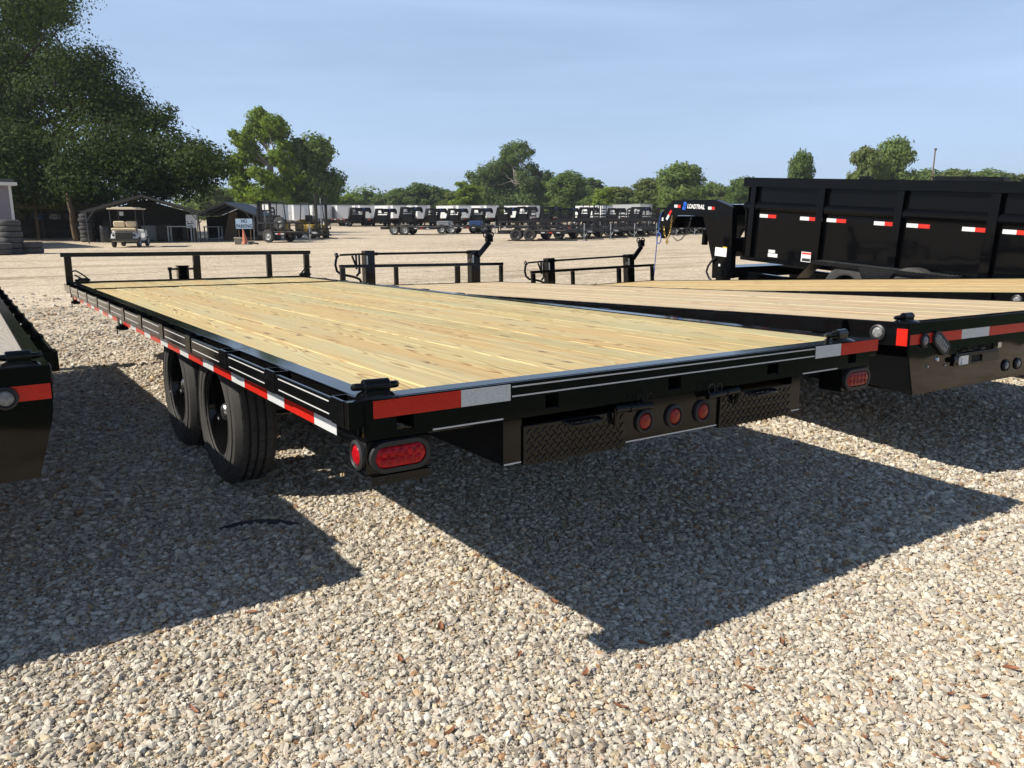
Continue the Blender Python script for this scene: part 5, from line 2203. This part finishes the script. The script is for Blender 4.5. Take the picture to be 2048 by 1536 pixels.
# ------------------------------------------------------------------ forklifts
def forklift(loc, rz, label, mast_h=2.3):
    """forks point along +y"""
    t = thing('forklift', label, 'forklift', loc, (0, 0, rz))
    b = MB(); b.box(-.52, .52, -1.0, .75, .25, .85, .06); b.prism([(-1.25, .35), (-1.3, 1.0), (-.75, 1.15), (-.6, .35)], 'x', -.5, .5); b.obj('body', FORK_YELLOW, t)
    b = MB(); b.box(-.25, .25, -.45, .1, .86, .98, .03); b.box(-.25, .25, -.55, -.45, .98, 1.4, .03); b.obj('seat', RUBBER, t)
    for x in (-.48, .48):
        for y0, y1 in ((-.75, -.6), (.55, .35)):
            p_ = MB(); p_.tube([(x, y0, .85), (x * .92, y1, 2.08)], .03, 4); p_.obj('guard_post', FORK_DARK, t)
    g = MB(); g.box(-.5, .5, -.7, .45, 2.08, 2.13); g.obj('overhead_guard', FORK_DARK, t)
    for k in range(5):
        g = MB(); g.box(-.46, .46, -.62 + k * .24, -.56 + k * .24, 2.131, 2.16); g.obj('guard_bar', FORK_DARK, t)
    for x in (-.33, .33):
        m = MB(); m.box(x - .06, x + .06, .92, 1.04, .08, mast_h, .006); m.box(x - .035, x + .035, 1.045, 1.10, .08, mast_h - .1); m.obj('mast_rail', FORK_DARK, t)
    for z in (.4, mast_h - .55, mast_h - .06):
        m = MB(); m.box(-.27, .27, .94, 1.0, z - .05, z + .05); m.obj('mast_crossbar', FORK_DARK, t)
    c = MB(); c.cyl((0, .97, .3), (0, .97, mast_h - .2), .035); c.obj('lift_cylinder', GALV, t)
    c = MB()
    for z in (.18, .55): c.box(-.55, .55, 1.10, 1.14, z, z + .1)
    for x in (-.5, -.2, .2, .5): c.box(x - .02, x + .02, 1.10, 1.14, .55, 1.15)
    c.obj('carriage', FORK_DARK, t)
    for x in (-.3, .3):
        f = MB(); f.prism([(1.15, .6), (1.19, .6), (1.19, .1), (2.2, .07), (2.2, .05), (1.15, .05)], 'x', x - .06, x + .06); f.obj('fork', FORK_DARK, t)
    for y, s in ((.55, 1.0), (-.85, .8)):
        swheel(t, -.60, y, .34 * s, s=s, meshes=SW_DARK)
        swheel(t, .60, y, .34 * s, right=True, s=s, meshes=SW_DARK)


forklift(ground_pick(628, 477), VIEW + PI + .75, 'dirty yellow forklift with a tall mast standing on open gravel', 2.6)
forklift(at(545, 46.0), VIEW + PI - .15, 'dirty yellow forklift behind the ladder-ramp trailer', 2.2)


# ------------------------------------------------------------------ small open trailers
def utility_trailer(loc, rz, label, L=3.9, W=1.95, rails=True, ramps=0, group=None, deck=None, fender=True, wheel_s=1.0, silver=False, spare=False, axles=2, rail_h=.42, ramp_h=1.35, ramp_side=False):
    """nose points along +y; origin on the ground below the tail"""
    t = thing('utility_trailer', label, 'trailer', loc, (0, 0, rz), group)
    zf = .55
    h = W / 2
    for s in (-1, 1):
        b = MB(); b.box(s * h - .03, s * h + .03, 0, L, zf - .17, zf + .02, .004); b.obj('side_frame', BLACK_DUSTY, t)
    for k in range(6):
        b = MB(); y = .03 + (L - .06) * k / 5; b.box(-h + .031, h - .031, y - .03, y + .03, zf - .09, zf - .03); b.obj('cross_member', BLACK_DUSTY, t)
    n = 6
    pw = (W - .08) / n
    for k in range(n):
        b = MB(); b.box(-h + .04 + k * pw + .003, -h + .04 + (k + 1) * pw - .003, .02, L - .02, zf - .028, zf + .008); b.obj('plank', deck or WOOD_OLD, t)
    if rails:
        for s in (-1, 1):
            for k in range(5):
                b = MB(); y = .03 + (L - .06) * k / 4; b.box(s * h - .028, s * h + .028, y - .035, y + .035, zf + .021, zf + rail_h); b.obj('rail_post', BLACK_DUSTY, t)
            b = MB(); b.box(s * h - .025, s * h + .025, 0, L, zf + rail_h, zf + rail_h + .09, .004); b.obj('top_rail', BLACK_DUSTY, t)
        b = MB(); b.box(-h, h, L - .025, L + .025, zf + rail_h, zf + rail_h + .06, .004); b.obj('front_rail', BLACK_DUSTY, t)
    for s in (-1, 1):
        b = MB(); b.tube([(s * h * .95, L - .4, zf - .06), (s * .05, L + 1.15, zf - .06)], .045, 4); b.obj('tongue_beam', BLACK_DUSTY, t)
    b = MB(); b.box(-.06, .06, L + 1.1, L + 1.4, zf - .1, zf, .01); b.obj('coupler', GALV, t)
    b = MB(); b.cyl((0, L + .95, .02), (0, L + .95, zf + .35), .035, n=10); b.box(-.1, .1, L + .85, L + 1.05, .0, .02); b.tube([(0, L + .95, zf + .33), (.12, L + .95, zf + .33), (.12, L + .95, zf + .2)], .012, 5); b.obj('jack', GALV, t)
    b = MB(); b.tube([(.05, L + 1.1, zf - .1), (.08, L + 1.0, zf - .3), (.12, L + .8, zf - .35), (.12, L + .6, zf - .15)], .014, 5); b.obj('safety_chain', GALV, t)
    for s in (-1, 1):
        for k, y in enumerate((L * .36 - .38, L * .36 + .38) if axles == 2 else (L * .45,)):
            swheel(t, s * (h + .24), y, .34 * wheel_s, right=s > 0, s=wheel_s, meshes=SW if silver else SW_DARK)
        if fender:
            y0 = L * .36
            b = MB()
            pr = [(y0 - .84, .50), (y0 - .70, .73), (y0 + .70, .73), (y0 + .84, .50)]
            b.prism(pr + [(y, z - .015) for y, z in pr[::-1]], 'x', s * (h + .035), s * (h + .27))
            b.obj('fender', BLACK_DUSTY, t)
    for k in range(3):
        for s in (-1, 1):
            b = MB(); b.box(s * (h + .0305), s * (h + .0325), L * (.62 + .11 * k), L * (.62 + .11 * k) + .2, zf - .12, zf - .07); b.obj('reflective_tape', TAPE_RED if k % 2 else TAPE_WHITE, t)
    for k in range(ramps):
        x = (-.55, .55)[k] if ramps == 2 else 0
        m_ = T(x, 0, 0) if not ramp_side else T(x * 1.65, .22 + (.75 if k == 0 else 0), 0) @ Matrix.Rotation(PI / 2, 4, 'Z')
        r = MB(m_)
        for q in (-.2, .2): r.box(q - .025, q + .025, -.04, .04, zf + .01, zf + ramp_h)
        r.obj('ramp_rail', BLACK_DUSTY, t)
        for q in range(6):
            r = MB(m_); r.box(-.18, .18, -.03, .03, zf + .1 + q * .22, zf + .2 + q * .22); r.obj('ramp_rung', BLACK_DUSTY, t)
    if spare:
        o = share('spare_wheel', SW[0], t, (h + .02, L * .78, zf + .45), (0, 0, PI))
        share('rim', SW[1], o)
    return t


utility_trailer(ground_pick(528, 484) + Vector((.2, 0, 0)), VIEW - PI / 2 - .35, 'small black trailer with upright ladder ramps and a spare wheel beside the forklift', L=1.75, W=1.6, ramps=2, spare=True, silver=True, axles=1, fender=False, ramp_h=1.2)
# row of black trailers, noses to the right
first = at(998, 45.5)
GR = 'black open trailers parked in a row across the lot'
step = RH * 1.78 + FH * 2.35
for i in range(11):
    q = first + step * i
    q.z = float(terrain(q.x, q.y))
    lab = 'black railed open trailer parked among the row across the lot'
    g = GR
    if i == 0:
        lab, g = 'black railed open trailer at the front of the row, showing its side and two wheels', None
    utility_trailer(q, VIEW - PI / 2 - .06, lab, rails=True, ramps=2 if i in (1, 3, 5) else 0, ramp_side=True, group=g, ramp_h=(1.0, 1.0, 1, 1.5, 1, 1.2)[i] if i < 6 else 1, rail_h=.45 + .06 * (i % 3), deck=BLACK_DUSTY if i % 3 else None)
# a second line of long black flat trailers behind them
for i in range(9):
    q = at(1030 + 52 * i, 60 + 1.6 * i)
    utility_trailer(q, VIEW - PI / 2 - .06 + random.uniform(-.08, .08), 'long low black trailer in the crowded line behind the railed row', L=5.4 + random.uniform(-.6, .6), rails=i % 3 == 1, ramps=2 if i in (3, 4, 7) else 0,
                    ramp_side=True, ramp_h=1.3 + .3 * (i % 2), group='low black trailers behind the railed row', deck=BLACK_DUSTY if i % 2 else WOOD_OLD, rail_h=.7)
# three flat car haulers
for i, (px, d, lab) in enumerate(((768, 57, 'low flat car trailer with silver wheels and brown deck, left of the row of haulers'),
                                  (862, 60, 'low flat trailer carrying a grey toolbox, beside the silver-wheeled car trailer'),
                                  (925, 61, 'low flat trailer with a dark blue toolbox next to the grey toolbox one'))):
    tt = utility_trailer(at(px, d), VIEW - PI / 2 - .12, lab, L=3.9, rails=False, silver=True, fender=i != 0 or True)
    if i:
        q = MB(); q.box(-.7, .7, .6, 1.5, .57, .92, .04); q.box(-.72, .72, .58, 1.52, .86, .90); o = q.obj('tool_box', (None, GREY_PANEL, BLUE_TARP)[i])
        o.location, o.rotation_euler = tt.location, tt.rotation_euler
        tag(o, ('', 'grey toolbox on the deck of a low flat trailer', 'dark blue toolbox on the deck of a low flat trailer')[i], 'toolbox')


# ------------------------------------------------------------------ goosenecks and white enclosed trailers at the back of the lot
def gooseneck(loc, rz, label, group, wide=1.0):
    t = thing('gooseneck_trailer', label, 'trailer', loc, (0, 0, rz), group)
    h, zf, L = 1.22 * wide, .86, 8.5
    for s in (-1, 1):
        b = MB(); b.box(s * h - .06, s * h + .06, -L, 0, zf - .16, zf, .004); b.obj('side_rail', BLACK_DUSTY, t)
        b = MB(); b.box(s * .5 - .06, s * .5 + .06, -L, .1, zf - .5, zf - .17); b.obj('main_beam', BLACK_DUSTY, t)
        b = MB(); b.prism([(0, .45), (0, 1.0), (.38, 2.05), (1.75, 2.05), (2.05, 1.75), (2.05, 1.45), (1.9, 1.45), (1.7, 1.82), (.72, 1.82), (.30, .45)], 'x', s * .78 * wide - .10, s * .78 * wide + .10); b.obj('neck_beam', BLACK, t)
        b = MB(); b.box(s * .95 * wide - .05, s * .95 * wide + .05, .16, .3, .05, 1.1); b.box(s * .95 * wide - .1, s * .95 * wide + .1, .1, .36, .0, .05); b.obj('jack', BLACK, t)
        for y in (-5.6, -6.5):
            swheel(t, s * 1.1, y, .36, right=s > 0, s=1.06)
    b = MB(); b.box(-h, h, -L, -.02, zf - .04, zf - .002); b.obj('deck', WOOD_OLD, t)
    b = MB(); b.box(-.72 * wide, .72 * wide, .10, .3, .38, 1.30, .01); b.obj('tool_box', BLACK, t)
    b = MB(); b.box(-.72 * wide, .72 * wide, .62, .72, 1.84, 2.03); b.box(-.72 * wide, .72 * wide, .45, .5, 1.42, 1.52); b.obj('neck_crossbar', BLACK, t)
    b = MB(); b.box(-.72 * wide, .72 * wide, 1.7, 1.9, 1.6, 1.9); b.cyl((0, 1.85, 1.7), (0, 1.85, 1.15), .07); b.obj('coupler', BLACK, t)
    b = MB(); b.box(-.15, .0, 1.905, 1.91, 1.86, 1.98); b.obj('logo_plate', LOGO_BLUE, t)
    for k in range(5):
        for s in (-1, 1):
            b = MB(); b.box(s * (h + .0605), s * (h + .063), -.5 - k * .8, -.2 - k * .8, zf - .12, zf - .05); b.obj('reflective_tape', TAPE_WHITE if k % 2 else TAPE_RED, t)
    return t


G0 = gooseneck(at(712, 88), VIEW + PI + .62, 'black gooseneck flatbed at the end of the far row, beside the white trailers', None)
GG = 'gooseneck trailers in the far row'
for i, (px, d) in enumerate(((762, 90), (812, 91), (862, 92), (905, 93), (953, 94), (1003, 95), (1043, 96), (1090, 97), (1128, 98), (1165, 99), (1222, 100), (1268, 101), (1320, 102), (1375, 103), (1430, 104), (1485, 105))):
    copy_tree(G0, at(px, d), (0, 0, VIEW + PI + .62 + random.uniform(-.06, .06)), 'black gooseneck flatbed parked in the far row')['group'] = GG
    [o for o in COL.objects if o.name.startswith('gooseneck_trailer')][-1].scale = (random.uniform(.95, 1.1),) * 2 + (random.uniform(.95, 1.12),)


def enclosed(loc, rz, label, group=None, L=5.0, W=2.2, H=1.95, mat=None):
    t = thing('enclosed_trailer', label, 'trailer', loc, (0, 0, rz), group)
    z0 = .45
    h = W / 2
    b = MB()
    b.prism([(-h, -L), (h, -L), (h, 0), (0, .7), (-h, 0)], 'z', z0, z0 + H)
    b.obj('body', mat or WHITE_PANEL, t)
    b = MB(); b.prism([(-h - .02, -L - .02), (h + .02, -L - .02), (h + .02, .0), (0, .73), (-h - .02, .0)], 'z', z0 + H, z0 + H + .06); b.obj('roof', GALV, t)
    for s in (-1, 1):
        b = MB(); b.box(s * h, s * (h + .012), -L, 0, z0, z0 + .12); b.obj('skirt', BLACK_DUSTY, t)
        for k in range(5):
            b = MB(); y = -L * (k + .5) / 5; b.box(s * h, s * (h + .006), y - .012, y + .012, z0 + .12, z0 + H - .02); b.obj('panel_joint', GREY_PANEL, t)
        for y in (-L * .55 - .4, -L * .55 + .4):
            swheel(t, s * (h + .02), y, .34, right=s > 0)
    b = MB(); b.box(h, h + .015, -1.2, -.5, z0 + .15, z0 + 2.0); d = b.obj('door', GREY_PANEL, t)
    b = MB(); b.box(h + .015, h + .03, -1.15, -1.05, z0 + .9, z0 + 1.1); b.obj('handle', DARK_METAL, d)
    b = MB(); b.tube([(0, .4, .5), (0, 1.7, .5)], .06, 4); b.obj('tongue', BLACK_DUSTY, t)
    b = MB(); b.cyl((0, 1.4, 0), (0, 1.4, .9), .04, n=8); b.obj('jack', GALV, t)
    return t


E0 = enclosed(at(604, 100), VIEW + PI + .75, 'white enclosed cargo trailer behind the dirty yellow forklift')
EG = 'white enclosed trailers behind the far row'
for i, px in enumerate((650, 690, 735, 800, 848, 930, 985, 1068, 1215)):
    copy_tree(E0, at(px, 103 + i * .9), (0, 0, VIEW + PI + .75 + random.uniform(-.05, .05)), 'white enclosed cargo trailer behind the far row of goosenecks')['group'] = EG
enclosed(at(1292, 118), VIEW + PI + .5, 'pale grey enclosed trailer at the right end of the white ones', L=7, H=2.2, mat=GREY_PANEL)
enclosed(at(545, 92), VIEW + PI + .12, 'white trailer with a black front behind the ladder-ramp trailer', mat=WHITE_PANEL)
enclosed(at(497, 96), VIEW + PI + .75, 'grey-white enclosed trailer behind the low carport', mat=GREY_PANEL)

# ------------------------------------------------------------------ utility pole, leaves, rubber strip
p = at(1855, 120)
t = thing('utility_pole', 'thin wooden utility pole above the dump trailer', 'pole', p, (0, 0, VIEW))
zt = CAM.z + (432 - 308) / FPX * 120
b = MB(); b.cyl((0, 0, -.2), (.15, 0, zt), .13, .09, 10); b.obj('pole', WOOD_OLD, t, 40)
b = MB(); b.box(.02, .34, -.05, .05, zt - .3, zt + .02); b.obj('pole_bracket', DARK_METAL, t)

def leaf_mesh(seed):
    r = random.Random(seed)
    L_, w = .05, .014 + r.random() * .008
    v, f = [], []
    n = 7
    c = r.uniform(.6, 1.4)
    for i in range(n):
        t_ = i / (n - 1)
        y = L_ * (t_ - .5) * 2
        ww = w * math.sin(PI * min(.98, t_ * .92 + .05)) ** .8
        z = .012 * c * (t_ - .5) ** 2 * 4 + .004
        x = .010 * math.sin(t_ * 3 + seed)
        v += [(x - ww, y, z + ww * .45), (x, y, z), (x + ww, y, z + ww * .45)]
        if i:
            a, b_ = (i - 1) * 3, i * 3
            f += [(a, a + 1, b_ + 1, b_), (a + 1, a + 2, b_ + 2, b_ + 1)]
    nv = len(v)
    v += [(x, y, z + .0012) for x, y, z in v]
    f += [tuple(i + nv for i in reversed(q)) for q in f]
    me = bpy.data.meshes.new('leaf')
    me.from_pydata(v, [], f)
    me.materials.append(DRY_LEAF)
    return me


LM = [leaf_mesh(s) for s in range(4)]
LEAVES = [(1170, 1352), (1330, 1278), (1285, 1292), (1530, 1345), (1497, 1385), (1615, 1452), (1725, 1482), (1885, 1498), (2020, 1345), (1780, 1370), (880, 1262), (505, 1232), (545, 1468), (900, 1470),
          (1690, 1240), (1960, 1085), (1965, 1400), (1900, 1395), (730, 1398), (240, 1502), (1040, 1315), (1240, 1420), (800, 1328), (1465, 1500), (1880, 1525), (760, 1062), (1110, 1210), (390, 1425), (830, 990), (1560, 1290)]
for i, (px, py) in enumerate(LEAVES):
    p = ground_pick(px, py)
    o = share('dry_leaf', LM[i % 4], None, (p.x, p.y, p.z + .010), (random.uniform(-.25, .25), random.uniform(-.25, .25), random.uniform(0, 6.28)), (random.uniform(.28, .55),) * 3)
    tag(o, 'dry curled brown leaf lying on the gravel', 'leaf', 'dry leaves on the gravel')
pts = [ground_pick(x, y) for x, y in ((440, 1063), (480, 1053), (520, 1048), (560, 1049), (598, 1053))]
o = MB()
o.tube([(q.x, q.y, q.z + .014) for q in pts], [.006, .010, .011, .010, .005], 6)
o = o.obj('rubber_strip', RUBBER, smooth=60)
tag(o, 'black strip of rubber lying on the shaded gravel', 'strip')


# ------------------------------------------------------------------ summer haze over the lot
def build_haze():
    m = bpy.data.materials.new('summer haze')
    m.use_nodes = True
    t = m.node_tree
    t.nodes.clear()
    out = t.nodes.new('ShaderNodeOutputMaterial')
    v = t.nodes.new('ShaderNodeVolumePrincipled')
    v.inputs['Color'].default_value = (.86, .91, 1.0, 1)
    v.inputs['Density'].default_value = HAZE
    v.inputs['Anisotropy'].default_value = .25
    t.links.new(v.outputs[0], out.inputs['Volume'])
    b = MB()
    b.box(CAM.x - 960, CAM.x + 960, CAM.y - 960, CAM.y + 960, -2.0, 30.0)
    tag(b.obj('haze', m), 'thin pale summer haze over the whole lot', 'haze', kind='stuff')


HAZE = .00026
build_haze()
